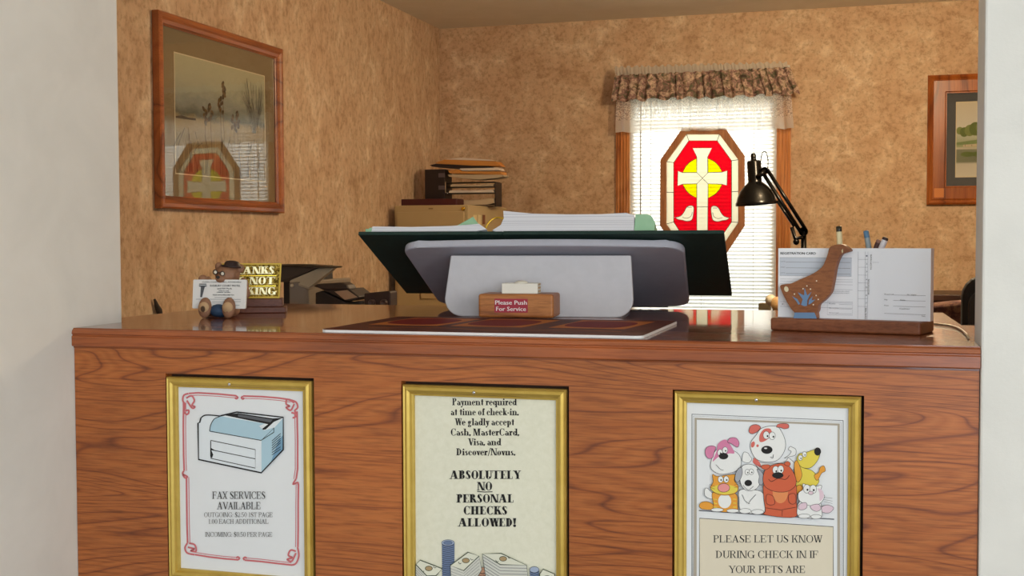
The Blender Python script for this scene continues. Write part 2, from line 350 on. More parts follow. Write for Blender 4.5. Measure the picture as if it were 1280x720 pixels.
        if ch == 'k': st(.10, 0, 1, 1, 2); dg(.2+T*.4, .26, .46, x_, h*1.4); dg(.46, 0, .26, .4, T); sf(.46, 0, T); sf(.42, x_-h, h*2); return P, .60+T*.5
        if ch == 'r': st(.08, 0, x_, 1, 2); arc(.34, .40, .2, .22, 60, 160, 8); dot(.40, .53, T*.5); return P, .42+T*.4
        if ch == 's': arc(.22, .46, .17, .17, 40, 240, 8); arc(.22, .17, .18, .18, -150, 60, 8); P.append([(.07, .42), (.12+T*.3, .5), (.39, .2), (.33-T*.2, .12)]); return P, .44
        if ch == 't': st(.14, .08, .84, 0, 0); R(.02, x_-h, .34+T*.4, x_); arc(.28, .12, .14, .13, 180, 320, 8); return P, .36+T*.4
        if ch in 'vy':
            dg(.22, 0, .04, x_, T); dg(.24, 0, .44, x_, h*1.4); sf(.04, x_-h); sf(.42, x_-h, h)
            if ch == 'y': dg(.10, -.28, .26, .04, h*1.6); dot(.10, -.24, T*.45)
            return P, .52
        if ch == 'x': dg(.36, 0, .04, x_, T); dg(.06, 0, .40, x_, h*1.4); sf(.04, x_-h); sf(.38, 0); return P, .56
        if ch == '.': dot(.12, .07, T*.5+.02); return P, .24
        if ch == ',': dot(.12, .07, T*.5+.02); dg(.04, -.16, .14, .06, .05); return P, .24
        if ch == ':': dot(.12, .07, T*.5+.01); dot(.12, .5, T*.5+.01); return P, .26
        if ch == '-': R(.04, .26, .34, .26+T*.6); return P, .38
        if ch == '/': dg(.0, -.1, .34, 1.05, h*1.5); return P, .42
        if ch == '!': P.append([(.10, .28), (.10+T*.5, .28), (.12+T*.8, 1), (.08-T*.3, 1)]); dot(.10+T*.25, .09, T*.6); return P, .30
        if ch == '$': q, w = s.glyph('S'); P = q; R(.28, -.12, .28+h*1.2, 1.12); return P, w
        if ch == '0': arc(.30, .5, .26, .52, 0, 360, 20); return P, .60
        if ch == '1': st(.2, 0, 1, 1, 2); return P, .40+T
        if ch == '2': arc(.28, .72, .24, .28, 0, 160, 10); dg(.04, 0, .44, .66, T*.9); R(.04, 0, .54, h*2); return P, .58
        if ch == '5': arc(.26, .31, .28, .33, -150, 120, 12); R(.08, .5, .08+h*1.4, 1); R(.08, 1-h*2, .5, 1); return P, .60
        return P, .3
    def text(s, art, string, x0, x1, y, cap, mat, down=True):   # fills x0..x1 on baseline y with capitals of height cap
        G = [s.glyph(c) for c in string]; tot = sum(w for _, w in G); k = (x1-x0)/tot; x = x0; sg = -1 if down else 1
        for P, w in G:
            for q in P: art.mb.poly([art.to3(x+a*k, y+sg*b*cap, art.z) for a, b in q], mat)
            x += w*k
        art.z += art.step
BODONI = Serif(0.27, 0.065); BODOL = Serif(0.22, 0.065); GARA = Serif(0.13, 0.055); THIN = Serif(0.10, 0.05)
def sans(string):                                    # outlines of the built-in sans face, cap height about 0.7
    cu = bpy.data.curves.new('lettering', 'FONT'); cu.body = string; cu.resolution_u = 2; o = bpy.data.objects.new('lettering', cu); C.objects.link(o)
    dg = bpy.context.evaluated_depsgraph_get(); me = o.evaluated_get(dg).to_mesh(); V = [(v.co.x, v.co.y) for v in me.vertices]; Fc = [tuple(p.vertices) for p in me.polygons]
    o.evaluated_get(dg).to_mesh_clear(); bpy.data.objects.remove(o); bpy.data.curves.remove(cu)
    return V, Fc
def sans_text(art, string, x0, x1, y, cap, mat, down=True, bold=0):
    V, Fc = sans(string); a = min(v[0] for v in V); b = max(v[0] for v in V); k = (x1-x0)/(b-a); sg = -1 if down else 1
    for dx in ((0,) if not bold else (-bold, 0, bold)):
        art.mb.mesh([art.to3(x0+(v[0]-a)*k+dx, y+sg*v[1]*cap/0.70, art.z) for v in V], Fc, mat); art.z += art.step*0.3
    art.z += art.step

# ------------------------------------------------------------------ the setting
YF = 1.5787; XL = -2.4188; YB = 6.7344; ZC = 2.416; XW = -1.158; XR = 0.1265; XE = 1.9; YK = -2.4
def struct(name, mb, mat, bevel=0): return tag(mb.build(name, mat, bevel=bevel), kind='structure')
m = MB(); m.box((XL-.1, YK-.1, -.1), (XE+.1, YB+.1, 0)); struct('floor', m, CARPET)
m = MB(); m.box((-30, YB+.12, -.3), (30, 70, -.15)); struct('ground', m, mottled('lawn', [(.3, srgb(96, 104, 70)), (.7, srgb(140, 140, 110))], 2, 4))
m = MB(); m.box((XL-.1, YK-.1, ZC), (XE+.1, YB+.1, ZC+.1)); struct('ceiling', m, CEIL)
m = MB(); m.box((XL-.1, 1.7105, 0), (XL, YB+.1, ZC)); struct('wall_left', m, PAPERSIDE)
WX0, WX1, WZ0, WZ1 = -1.30, -0.50, 0.55, 2.02
m = MB(); m.box((XL, YB, 0), (WX0, YB+.1, ZC)); m.box((WX1, YB, 0), (XE+.1, YB+.1, ZC)); m.box((WX0, YB, 0), (WX1, YB+.1, WZ0)); m.box((WX0, YB, WZ1), (WX1, YB+.1, ZC)); struct('wall_back', m, PAPERWALL)
m = MB(); m.box((XE, 1.60, 0), (XE+.1, YB, ZC)); struct('wall_right', m, PAPERWALL)
m = MB(); m.box((XE, YK, 0), (XE+.1, 1.5795, .9)); m.box((XE, YK, 2.1), (XE+.1, 1.5795, ZC)); m.box((XE, YK, .9), (XE+.1, -1.36, 2.1)); m.box((XE, -.04, .9), (XE+.1, 1.5795, 2.1)); struct('wall_lobby_right', m, WHITE)  # gap left in the wall for the added side fill
m = MB(); m.prism(Fr((0, 0, 0), (1, 0, 0), (0, 1, 0)), [(XW-.12, YK), (XW, YK), (XW, 1.71), (XL-.1, 1.71), (XL-.1, 1.58), (XW-.12, 1.58)], 0, ZC); struct('wall_lobby_left', m, WHITE, 0.003)
m = MB(); m.box((XR, YF, 0), (XE, 1.68, ZC)); struct('wall_front_right', m, WHITE, 0.003)
m = MB(); m.box((XW, 1.60, 2.1), (XR, 1.69, ZC)); struct('wall_front_header', m, WHITE)
m = MB(); LX0, LX1, LZ0, LZ1 = -.1, 1.85, .5, 2.3
m.box((XW-.12, YK-.1, 0), (LX0, YK, ZC)); m.box((LX1, YK-.1, 0), (XE+.1, YK, ZC)); m.box((LX0, YK-.1, 0), (LX1, YK, LZ0)); m.box((LX0, YK-.1, LZ1), (LX1, YK, ZC)); struct('wall_lobby_back', m, WHITE)
# window in the back wall
win = bpy.data.objects.new('window_1', None); C.objects.link(win); win.location = (-.9, YB, WZ0); WLOC['window_1'] = Vector(win.location); win['kind'] = 'structure'
m = MB()
cw = 0.075
for x0, x1 in ((WX0-cw, WX0), (WX1, WX1+cw)):
    m.box((x0, YB-.018, WZ0-.02), (x1, YB-.001, WZ1+.07)); 
    for q in (.012, .03, .048, .063): m.tube([(x0+q, YB-.018, WZ0-.02), (x0+q, YB-.018, WZ1+.07)], .005, None, 6)
m.box((WX0, YB-.018, WZ1), (WX1, YB-.001, WZ1+.07)); m.build('casing', CASING, win)
m = MB(); m.box((WX0-.1, YB-.05, WZ0-.03), (WX1+.1, YB-.001, WZ0-.005)); m.build('sill', CASING, win)
m = MB(); m.box((WX0, YB+.02, WZ0), (WX0+.03, YB+.09, WZ1)); m.box((WX1-.03, YB+.02, WZ0), (WX1, YB+.09, WZ1)); m.box((WX0+.03, YB+.02, WZ0), (WX1-.03, YB+.09, WZ0+.04)); m.box((WX0+.03, YB+.02, WZ1-.04), (WX1-.03, YB+.09, WZ1)); m.build('sash', WHITE, win)
m = MB(); m.box((WX0+.03, YB+.06, WZ0+.04), (WX1-.03, YB+.064, WZ1-.04)); m.build('pane', GLASS, win)
# ceiling fixture of the office
fx = empty('ceiling_light', (.1, 4.7, ZC-.001), 'round frosted ceiling light in the office above the desks', 'light')
EM, N, L, B = newmat('lit_diffuser'); B.inputs['Base Color'].default_value = (1, .9, .75, 1); B.inputs['Emission Color'].default_value = (1, .76, .46, 1); B.inputs['Emission Strength'].default_value = 6
m = MB(); m.lathe((.1, 4.7, ZC-.03), [(.0, -.055), (.08, -.05), (.14, -.03), (.165, 0)], mat=None); m.build('diffuser', EM, fx)
m = MB(); m.lathe((.1, 4.7, ZC-.03), [(.165, -.01), (.185, -.005), (.185, .029), (.165, .029)]); m.build('rim', BRASS, fx)
bl = bpy.data.lights.new('bulb', 'POINT'); bl.shadow_soft_size = .13; bl.energy = 76; bl.color = (1, .77, .49)
bo = bpy.data.objects.new('bulb', bl); bo.location = (0, 0, -.26); bo.parent = fx; C.objects.link(bo)

# ------------------------------------------------------------------ reception counter
ZT = 1.068
ctr = empty('reception_counter', (-.5, 1.9, 0), 'long oak reception counter with glossy top filling the wall opening', 'counter')
top = [(XW+.001, YF+.004), (XR-.001, YF+.004), (XR-.001, 1.682), (.40, 1.69), (.40, 1.955), (.129, 1.96), (.119, 2.28), (-1.217, 2.295), (-1.232, 1.714), (XW+.001, 1.714)]
m = MB(); m.prism(Fr((0, 0, 0), (1, 0, 0), (0, 1, 0)), top, ZT-.030, ZT); m.build('countertop', OAKTOP, ctr)
m = MB()
prof = [(YF+.012, ZT-.0005), (YF+.0045, ZT-.001), (YF+.0015, ZT-.0035), (YF, ZT-.0085), (YF+.002, ZT-.0098), (YF+.002, ZT-.0112), (YF, ZT-.0125), (YF, ZT-.026), (YF+.0015, ZT-.0275), (YF+.012, ZT-.0275)]
n = len(prof); A = [(XW+.0005, y, z) for y, z in prof]; Bq = [(XR-.0005, y, z) for y, z in prof]
m.mesh(A+Bq, [(i, (i+1) % n, n+(i+1) % n, n+i) for i in range(n)]+[tuple(range(n)), tuple(range(2*n-1, n-1, -1))]); m.build('edge_trim', OAKEDGE, ctr)
signs = [(-.9985, -.7645, .9985), (-.6255, -.3915, .9985), (-.2465, -.0125, 1.0015)]      # frame left, right, top
FH = .301; YP = YF+.0055
m = MB(); xs = [XW+.001]; zlo = .9985-FH-.004
for a, b, t in signs: xs += [a-.0025, b+.0035]
xs.append(XR-.001)
fr = Fr((0, YP, 0))
for i in range(0, len(xs), 2): m.fbox(fr, xs[i], xs[i+1], zlo, 1.0032, -.018, 0)
m.fbox(fr, xs[0], xs[-1], 1.0032, ZT-.0275, -.018, 0); m.fbox(fr, xs[0], xs[-1], .02, zlo, -.018, 0)
m.build('front_panel', OAK, ctr)
m = MB(); m.box((XW+.002, YP+.0185, .02), (XR-.002, YP+.03, ZT-.031)); m.build('backing', col(70, 44, 28, .8), ctr)
m = MB(); m.box((XW+.002, 2.24, .0), (XR-.03, 2.26, ZT-.031)); m.build('rear_panel', OAK, ctr)
m = MB(); m.box((XW+.002, YP+.03, 0), (XR-.002, YP+.05, .02)); m.build('plinth', DARKWOOD, ctr)

# ------------------------------------------------------------------ framed signs
def sign(name, label, a, b, t, paper):
    root = empty(name, ((a+b)/2, YP+.008, t-FH), label, 'sign', 'gold framed signs on the counter front')
    fr = Fr((a, YP+.008, t-FH)); w = b-a
    m = MB(); m.frame(fr, w, FH, [(0, 0), (0, .009), (.0015, .0115), (.0035, .0105), (.007, .0125), (.0105, .0105), (.0125, .0065), (.0150, .006), (.0155, .003), (.0155, 0)]); m.build('frame', GOLD, root)
    m = MB(); m.fbox(fr, .0145, w-.0145, .0145, FH-.0145, .001, .0022); pp = m.build('paper', paper, root)
    m = MB(); m.lathe(fr.p(w*.45, FH-.0075, .0128), [(0.0022, -.001), (.0022, .0004), (.0012, .0010), (0, .0010)], fr.n, seg=12); m.build('screw', CHROME, root)
    return root, pp
YA = YP+.008-.0022
def photo_art(ox, oy, k):                            # drawing coordinates of one sign -> the plane of its paper
    def to3(x, y, z): p = at(ox+x/k, oy+y/k, YA); return Vector((p.x, YA-z, p.z))
    return Art(to3)
# sign one : fax services
r1, p1 = sign('framed_sign', 'gold framed white sign about fax services with a red scroll border and printer drawing', *signs[0], PAPERW)
A = photo_art(190, 460, 2.771); RED = col(206, 112, 118, .8)
LOW = 36                                             # the lower edge of the paper drops to the right
def dbl(pts, w=6):
    A.line(pts, w, RED); A.line([(x+off[0], y+off[1]) for x, y in pts], 2.4, RED)
off = (0, 8); dbl([(128, 88), (160, 86), (230, 90), (292, 96)]); dbl([(316, 97), (380, 99), (440, 104), (480, 110)])
off = (8, 0); dbl([(110, 118), (109, 200), (110, 300), (112, 356)]); dbl([(120, 378), (121, 460), (122, 540), (124, 606)])
off = (-8, 0); dbl([(503, 150), (505, 250), (505, 350), (500, 384)]); dbl([(508, 402), (507, 480), (507, 560), (506, 620)])
off = (0, -8); dbl([(150, 646), (200, 654), (250, 660), (300, 664)]); dbl([(322, 665), (380, 670), (440, 677), (484, 682)])
for c in ([(292, 96), (298, 102), (293, 106), (288, 102)], [(316, 97), (311, 103), (316, 107), (321, 103)], [(300, 664), (304, 658), (298, 654), (293, 658)], [(322, 665), (318, 659), (324, 655), (329, 659)],
          [(128, 88), (112, 94), (108, 112), (116, 128), (112, 150), (120, 160)], [(120, 104), (138, 96), (148, 112), (140, 128), (150, 134), (140, 138), (122, 112)], [(116, 148), (128, 146), (128, 156), (120, 162)],
          [(480, 110), (500, 118), (506, 136), (496, 148), (504, 162), (497, 170)], [(494, 120), (470, 108), (466, 124), (478, 132), (466, 136), (482, 146), (494, 124)], [(484, 154), (496, 158), (496, 170), (488, 172)],
          [(112, 356), (108, 366), (124, 376), (116, 380), (108, 368)], [(500, 384), (490, 402), (506, 396), (508, 404)], [(124, 606), (116, 622), (124, 640), (150, 646)], [(130, 606), (150, 612), (154, 634), (136, 632), (148, 626), (126, 620)],
          [(506, 620), (510, 650), (500, 676), (484, 682)], [(500, 634), (482, 630), (474, 648), (488, 656), (470, 662), (486, 668), (500, 640)]): A.curve(c, 6, RED)
LB = col(176, 206, 222, .8); PW = col(228, 234, 240, .8); MB_ = col(120, 160, 190, .8)
A.fill([(162, 190), (172, 170), (196, 162), (240, 165), (296, 152), (457, 170), (457, 282), (381, 362), (164, 316)], PW)
A.fill([(381, 250), (424, 208), (457, 172), (457, 282), (381, 362)], LB); A.fill([(412, 330), (440, 250), (457, 230), (457, 282)], MB_)
A.fill([(248, 162), (300, 156), (420, 174), (456, 172), (424, 186), (396, 212), (376, 216), (404, 194), (296, 172)], INK)
A.fill([(300, 160), (420, 178), (412, 188), (300, 168)], GREYINK)
A.fill([(206, 200), (214, 178), (236, 166), (392, 192), (372, 200), (390, 216), (424, 206), (424, 222), (380, 250), (202, 220)], LB)
A.fill([(204, 250), (206, 276), (224, 286), (214, 300), (210, 312), (204, 306)], INK)
A.fill([(206, 250), (360, 282), (360, 312), (236, 290), (212, 272)], PW); A.fill([(208, 284), (360, 316), (360, 344), (240, 318), (216, 304)], PW)
for c in ([(206, 250), (360, 282), (360, 346), (206, 312), (206, 250)], [(206, 282), (360, 314)], [(202, 218), (380, 250), (424, 222), (424, 206)]): A.line(c, 2.6, INK)
A.curve([(202, 218), (206, 196), (218, 176), (236, 168)], 2.6); A.curve([(172, 172), (186, 163), (212, 163), (240, 166)], 4)
A.line([(381, 250), (424, 208)], 1.2, INK)
A.line([(172, 172), (168, 188), (162, 190), (164, 316), (381, 362), (457, 282), (457, 170), (296, 152), (240, 165)], 5, INK)
for i in range(7): A.line([(418, 252+i*8), (448, 226+i*8+ (i > 4)*6)], 2.2, INK)
GARA.text(A, 'FAX SERVICES', 212, 396, 452, 25, INK); GARA.text(A, 'AVAILABLE', 229, 380, 488, 25, INK)
THIN.text(A, 'OUTGOING: $2.50 1ST PAGE', 183, 421, 515, 16, INK); THIN.text(A, '1.00 EACH ADDITIONAL', 198, 407, 538, 16, INK); THIN.text(A, 'INCOMING: $0.50 PER PAGE', 187, 420, 583, 16, INK)
A.mb.build('print', INK, p1)
# sign two : payment
r2, p2 = sign('framed_sign', 'gold framed cream sign about payment and no personal checks with money drawn below', *signs[1], PAPERC)
A = photo_art(490, 470, 2.878)
for s_, x0, x1, y in (('Payment required', 217, 449, 105), ('at time of check-in.', 211, 456, 141), ('We gladly accept', 227, 440, 177), ('Cash, MasterCard,', 211, 458, 214), ('Visa, and', 274, 393, 249), ('Discover/Novus.', 232, 444, 285)):
    BODOL.text(A, s_, x0, x1, y, 25, INK)
for s_, x0, x1, y in (('ABSOLUTELY', 209, 462, 370), ('NO', 307, 362, 411), ('PERSONAL', 233, 440, 455), ('CHECKS', 257, 416, 498), ('ALLOWED!', 239, 446, 541)): BODONI.text(A, s_, x0, x1, y, 30, INK)
A.line([(307, 415), (334, 417), (362, 416)], 3, INK)
k8 = 2.878/5.818
def M(x, y): return ((500+x/5.818-490)*2.878, (660+y/5.818-470)*2.878)
SL = col(108, 126, 160, .8); SLL = col(164, 178, 204, .8); DG = col(66, 78, 62, .8); CU = col(190, 140, 112, .8); STK = col(214, 214, 206, .8)
for cx, ytop, ybot in ((352, 105, 420), (980, 300, 420), (606, 305, 420)):
    mat_ = CU if cx == 606 else SL; rx = 46 if cx == 352 else 34
    A.fill([M(cx-rx, ytop), M(cx+rx, ytop), M(cx+rx-(2 if cx == 352 else 0), ybot), M(cx-rx+4, ybot)], mat_)
    for y in range(ytop+16, ybot, 15): A.curve([M(cx-rx, y), M(cx, y+10), M(cx+rx, y)], 1.5)
    A.ell(*M(cx, ytop), rx*k8, 22*k8, SLL if cx != 606 else CU, 1.2); 
    if cx == 352: A.ell(*M(cx, ytop), 32*k8, 14*k8, SL, 1)
for topq, side in (([(120, 262), (152, 230), (312, 292), (268, 342), (200, 345)], [(120, 262), (200, 345), (205, 430), (118, 430)]),
                   ([(372, 268), (500, 172), (580, 200), (468, 306)], [(372, 268), (468, 306), (580, 200), (600, 300), (520, 430), (378, 430)]),
                   ([(604, 184), (740, 180), (925, 266), (735, 262)], [(604, 184), (735, 262), (925, 266), (945, 430), (640, 430)]),
                   ([(1020, 330), (1046, 294), (1130, 330), (1130, 430), (1030, 430)], [(1020, 330), (1060, 430), (1016, 430)])):
    A.blob([M(*q) for q in side], STK, 2.2, DG, False); A.blob([M(*q) for q in topq], col(226, 226, 210, .8), 3.6, DG, False)
    cx = sum(q[0] for q in topq)/len(topq); cy = sum(q[1] for q in topq)/len(topq)
    A.ell(*M(cx+4, cy-4), 26*k8, 17*k8, col(176, 150, 110, .8), 2.2, omat=DG); A.curve([M(cx-50, cy+6), M(cx-40, cy+20), M(cx-30, cy+14)], 2.4, DG); A.curve([M(cx+36, cy-20), M(cx+46, cy-8), M(cx+58, cy-12)], 2, DG)
for i in range(7):
    y = 206+i*22; A.line([M(612, y), M(735, y+78), M(930, y+82)], 1.6, GREYINK)
    if i < 6: A.line([M(376, 290+i*20), M(470, 324+i*20), M(584, 220+i*24)], 1, GREYINK); A.line([M(122, 280+i*18), M(200, 360+i*18)], 1, GREYINK)
A.mb.build('print', INK, p2)
# sign three : pets
r3, p3 = sign('framed_sign', 'gold framed sign asking about pets with a row of cartoon dogs and cats', *signs[2], PAPERW)
A = photo_art(830, 480, 3.0); TAN = col(176, 166, 152, .8)
A.line([(105, 740), (105, 113), (672, 137), (672, 740)], 3, GREYINK); A.line([(117, 740), (119, 130), (655, 152), (655, 740)], 11, TAN); A.line([(110, 740), (111, 120), (664, 144), (664, 740)], 1, INK)
A.fill([(133, 503), (635, 535), (635, 745), (133, 745)], col(224, 214, 194, .8)); A.line([(133, 745), (133, 503), (635, 535), (635, 745)], 2.4, INK)
A.line([(131, 474), (638, 507)], 4, GREYINK)
GARA.text(A, 'PLEASE LET US KNOW', 185, 594, 594, 27, INK); GARA.text(A, 'DURING CHECK IN IF', 194, 581, 652, 27, INK); GARA.text(A, 'YOUR PETS ARE', 243, 531, 708, 27, INK)
B2 = photo_art(860, 520, 5.145); B2.z = A.z+.0002; B2.mb = A.mb
WH = col(236, 236, 236, .8); PK = col(214, 130, 168, .8); ORG = col(232, 160, 60, .8); YEL = col(228, 208, 84, .8); RB = col(208, 98, 66, .8); GR = col(170, 172, 180, .8); LP = col(226, 200, 214, .8); RS = col(216, 110, 100, .8)
def eyes(x1, y1, x2, y2, r, d=(3, 4)):
    for x, y in ((x1, y1), (x2, y2)): B2.ell(x, y, r, r*1.25, WH, 2.2); B2.ell(x+d[0], y+d[1], r*.28, r*.32, INK, 0)
# top white dog with a red eye patch
B2.blob([(420, 270), (470, 300), (610, 300), (650, 270), (690, 340), (480, 350)], WH, 2.4); B2.blob([(430, 268), (460, 296), (470, 330), (420, 300)], RS, 0)
B2.blob([(650, 250), (620, 270), (650, 262), (690, 250), (694, 216), (672, 200), (656, 196), (646, 216), (664, 226)], WH, 2.4); B2.blob([(410, 276), (390, 300), (352, 290), (350, 262), (360, 232), (384, 236), (396, 252)], WH, 2.4)
B2.blob([(466, 84), (510, 66), (570, 66), (600, 96), (626, 160), (622, 220), (580, 280), (510, 296), (440, 276), (406, 220), (404, 170), (440, 120)], WH, 2.8)
B2.blob([(468, 72), (440, 54), (404, 64), (392, 98), (412, 114), (446, 100)], RS, 2.6); B2.blob([(570, 70), (584, 50), (640, 50), (648, 74), (620, 82), (598, 74)], RS, 2.6)
B2.blob([(530, 82), (490, 84), (462, 120), (460, 160), (480, 166), (510, 150), (540, 120)], RS, 0); B2.ell(418, 182, 12, 20, RS, 0, .3); B2.ell(448, 190, 8, 9, RS, 0)
eyes(504, 122, 542, 126, 20, (8, 6)); B2.ell(508, 216, 36, 26, INK, 0); B2.ell(500, 206, 10, 5, WH, 0); B2.curve([(530, 262), (546, 268), (550, 246)], 3)
# pink dog at the left
B2.blob([(180, 220), (150, 290), (152, 340), (210, 372), (290, 360), (336, 330), (340, 270), (310, 230), (250, 210)], WH, 2.6); B2.blob([(196, 176), (240, 150), (270, 180), (300, 236), (260, 240), (200, 260), (160, 290), (186, 220)], PK, 0)
B2.blob([(180, 200), (150, 190), (118, 204), (112, 240), (130, 270), (160, 266), (170, 230)], PK, 2.4); B2.blob([(256, 166), (272, 140), (310, 140), (330, 170), (322, 198), (300, 190), (280, 176)], PK, 2.4)
eyes(208, 234, 240, 218, 17); B2.ell(230, 256, 30, 21, INK, 0); B2.curve([(180, 310), (210, 340), (230, 346)], 2.4)
# yellow dog at the right
B2.blob([(690, 300), (684, 360), (690, 470), (740, 500), (830, 440), (840, 400), (800, 350), (740, 330)], YEL, 2.4)
B2.blob([(700, 270), (720, 240), (750, 236), (810, 216), (850, 222), (836, 280), (790, 330), (740, 330), (716, 310)], YEL, 2.6); B2.blob([(700, 284), (684, 310), (692, 400), (712, 422), (734, 380), (720, 320)], ORG, 2.4)
B2.blob([(812, 380), (840, 360), (850, 330), (874, 318), (884, 350), (860, 366), (832, 412)], ORG, 2.4); B2.ell(834, 226, 22, 26, INK, 0); eyes(724, 266, 750, 244, 14)
B2.blob([(690, 460), (720, 440), (750, 470), (720, 500), (690, 490)], ORG, 2.4)
# orange striped cat
B2.blob([(170, 570), (130, 548), (90, 552), (74, 576), (96, 596), (160, 600), (180, 590)], ORG, 2.6); B2.blob([(110, 470), (130, 464), (176, 520), (150, 530), (112, 510)], WH, 2.4)
B2.blob([(160, 490), (166, 560), (180, 606), (310, 612), (320, 560), (312, 500), (240, 480)], ORG, 2.8); B2.ell(238, 544, 42, 46, WH, 0); B2.ell(190, 600, 40, 12, WH, 2.2); B2.ell(290, 606, 40, 12, WH, 2.2)
B2.blob([(160, 372), (190, 384), (260, 376), (304, 374), (300, 410), (326, 450), (310, 490), (240, 506), (180, 492), (146, 460), (164, 420)], ORG, 2.8); B2.blob([(150, 460), (200, 440), (270, 440), (320, 462), (300, 490), (240, 500), (180, 490)], YEL, 0)
eyes(212, 404, 248, 404, 17); B2.ell(232, 458, 38, 28, col(232, 150, 150, .8), 2.4)
for q in (430, 446): B2.line([(300, q+10), (340, q)], 1.6, INK); B2.line([(176, q+20), (140, q+6)], 1.6, INK)
for q in (530, 555, 580): B2.line([(166, q), (190, q+4)], 6, YEL); B2.line([(292, q), (314, q+2)], 6, YEL)
# shaggy white and grey dog
B2.blob([(340, 470), (332, 540), (340, 600), (400, 622), (490, 620), (490, 540), (470, 480)], WH, 2.8); B2.ell(370, 606, 38, 16, WH, 2.2); B2.ell(450, 612, 40, 16, WH, 2.2)
B2.blob([(350, 320), (400, 306), (450, 330), (470, 390), (460, 440), (430, 470), (380, 474), (345, 440), (336, 380)], WH, 2.8); B2.blob([(344, 326), (316, 350), (304, 400), (320, 424), (340, 400), (352, 360)], GR, 2.6); B2.blob([(446, 336), (480, 360), (492, 410), (472, 440), (456, 420), (460, 380)], GR, 2.6)
eyes(384, 356, 410, 354, 15); B2.ell(390, 426, 24, 20, INK, 0); B2.curve([(356, 440), (390, 470), (424, 446)], 2.4); B2.curve([(440, 500), (410, 530), (390, 560)], 2.6); B2.curve([(350, 500), (370, 540), (400, 560)], 2.6)
# rust coloured dog in the middle
B2.blob([(496, 430), (488, 500), (500, 600), (500, 630), (690, 644), (700, 560), (690, 420), (600, 400)], RB, 2.8); B2.ell(596, 480, 50, 76, col(226, 142, 90, .8), 0)
B2.blob([(500, 340), (540, 312), (600, 300), (650, 316), (690, 380), (694, 440), (640, 480), (560, 480), (500, 450), (484, 400)], RB, 2.8); B2.blob([(504, 340), (476, 330), (480, 312), (520, 308), (530, 322)], RB, 2.6); B2.blob([(620, 304), (640, 286), (660, 300), (650, 318)], RB, 2.6)
eyes(566, 342, 598, 338, 20, (4, 8)); B2.ell(580, 376, 36, 20, INK, 0); B2.curve([(520, 400), (540, 416), (580, 396), (630, 402), (654, 376)], 3)
B2.blob([(510, 500), (506, 550), (530, 566), (560, 556), (548, 510)], RB, 2.6); B2.blob([(690, 496), (694, 550), (668, 560), (650, 540), (652, 500)], RB, 2.6); B2.line([(500, 584), (600, 598), (696, 580)], 2.4, INK); B2.line([(608, 600), (608, 638)], 2.2, INK)
# small pale cat at the right
B2.blob([(860, 580), (900, 566), (938, 584), (910, 616), (864, 610)], LP, 2.4); B2.blob([(730, 540), (704, 590), (720, 640), (850, 650), (860, 590), (840, 540)], WH, 2.6)
B2.blob([(740, 430), (770, 438), (820, 446), (860, 440), (856, 480), (880, 510), (850, 556), (790, 570), (720, 540), (712, 490), (740, 466)], WH, 2.6); B2.blob([(836, 460), (862, 470), (876, 510), (850, 540), (846, 490)], LP, 0)
eyes(766, 462, 806, 464, 22, (4, 6)); B2.ell(792, 488, 16, 11, LP, 2.2); B2.blob([(720, 560), (760, 550), (766, 580), (740, 596), (714, 590)], LP, 2.4); B2.blob([(790, 570), (840, 560), (856, 590), (830, 606), (800, 594)], LP, 2.4)
for q in (0, 14, 26): B2.line([(874, 516+q), (930, 522+q*1.3)], 1.6, INK)
B2.ell(750, 636, 38, 14, WH, 2.2); B2.ell(826, 640, 34, 14, WH, 2.2)
A.mb.build('print', INK, p3)

# ------------------------------------------------------------------ things on the counter
# advertising mat
mf = Fr((0, 0, ZT+.0002), (1, 0, 0), (0, 1, 0)); mx0, mx1, my0, my1 = -.755, -.290, 1.592, 1.895
def rrect(x0, x1, y0, y1, r, n=5):
    out = []
    for cx, cy, a in ((x1-r, y0+r, -90), (x1-r, y1-r, 0), (x0+r, y1-r, 90), (x0+r, y0+r, 180)):
        for k in range(n+1): t = math.radians(a+90*k/n); out.append((cx+r*math.cos(t), cy+r*math.sin(t)))
    return out
mat_root = empty('counter_mat', (-.52, 1.74, ZT), 'dark brown printed mat with a white edge lying on the counter top', 'mat')
m = MB(); m.prism(mf, rrect(mx0, mx1, my0, my1, .012), 0, .0035); m.build('pad', col(236, 234, 234, .6), mat_root)
m = MB(); MATF = mottled('mat_print', [(0.3, srgb(74, 36, 32)), (0.7, srgb(108, 58, 46))], 16, 4, rough=.55, bump=0); MATF.node_tree.nodes['Principled BSDF'].inputs['Specular IOR Level'].default_value = .12; m.prism(mf, rrect(mx0+.001, mx1-.001, my0+.001, my1-.001, .011), .0035, .0040); face = m.build('printed_face', MATF, mat_root)
def mat3(x, y, z): return Vector((x, y, ZT+.0042+z))
A = Art(mat3, base=.0001); ORB = col(186, 110, 54, .6, 0, .1); MRN = col(120, 34, 32, .6, 0, .1)
for cx in (-.665, -.535, -.385):
    A.fill([(cx-.062, 1.70), (cx+.05, 1.695), (cx+.066, 1.86), (cx-.05, 1.868)], ORB); A.blob([(cx-.04, 1.73), (cx+.03, 1.72), (cx+.048, 1.80), (cx+.03, 1.845), (cx-.036, 1.85), (cx-.052, 1.79)], MRN, 0)
A.curve([(-.70, 1.64), (-.6, 1.66), (-.5, 1.63), (-.4, 1.66), (-.33, 1.65)], .004, ORB); A.mb.build('pattern', ORB, face)

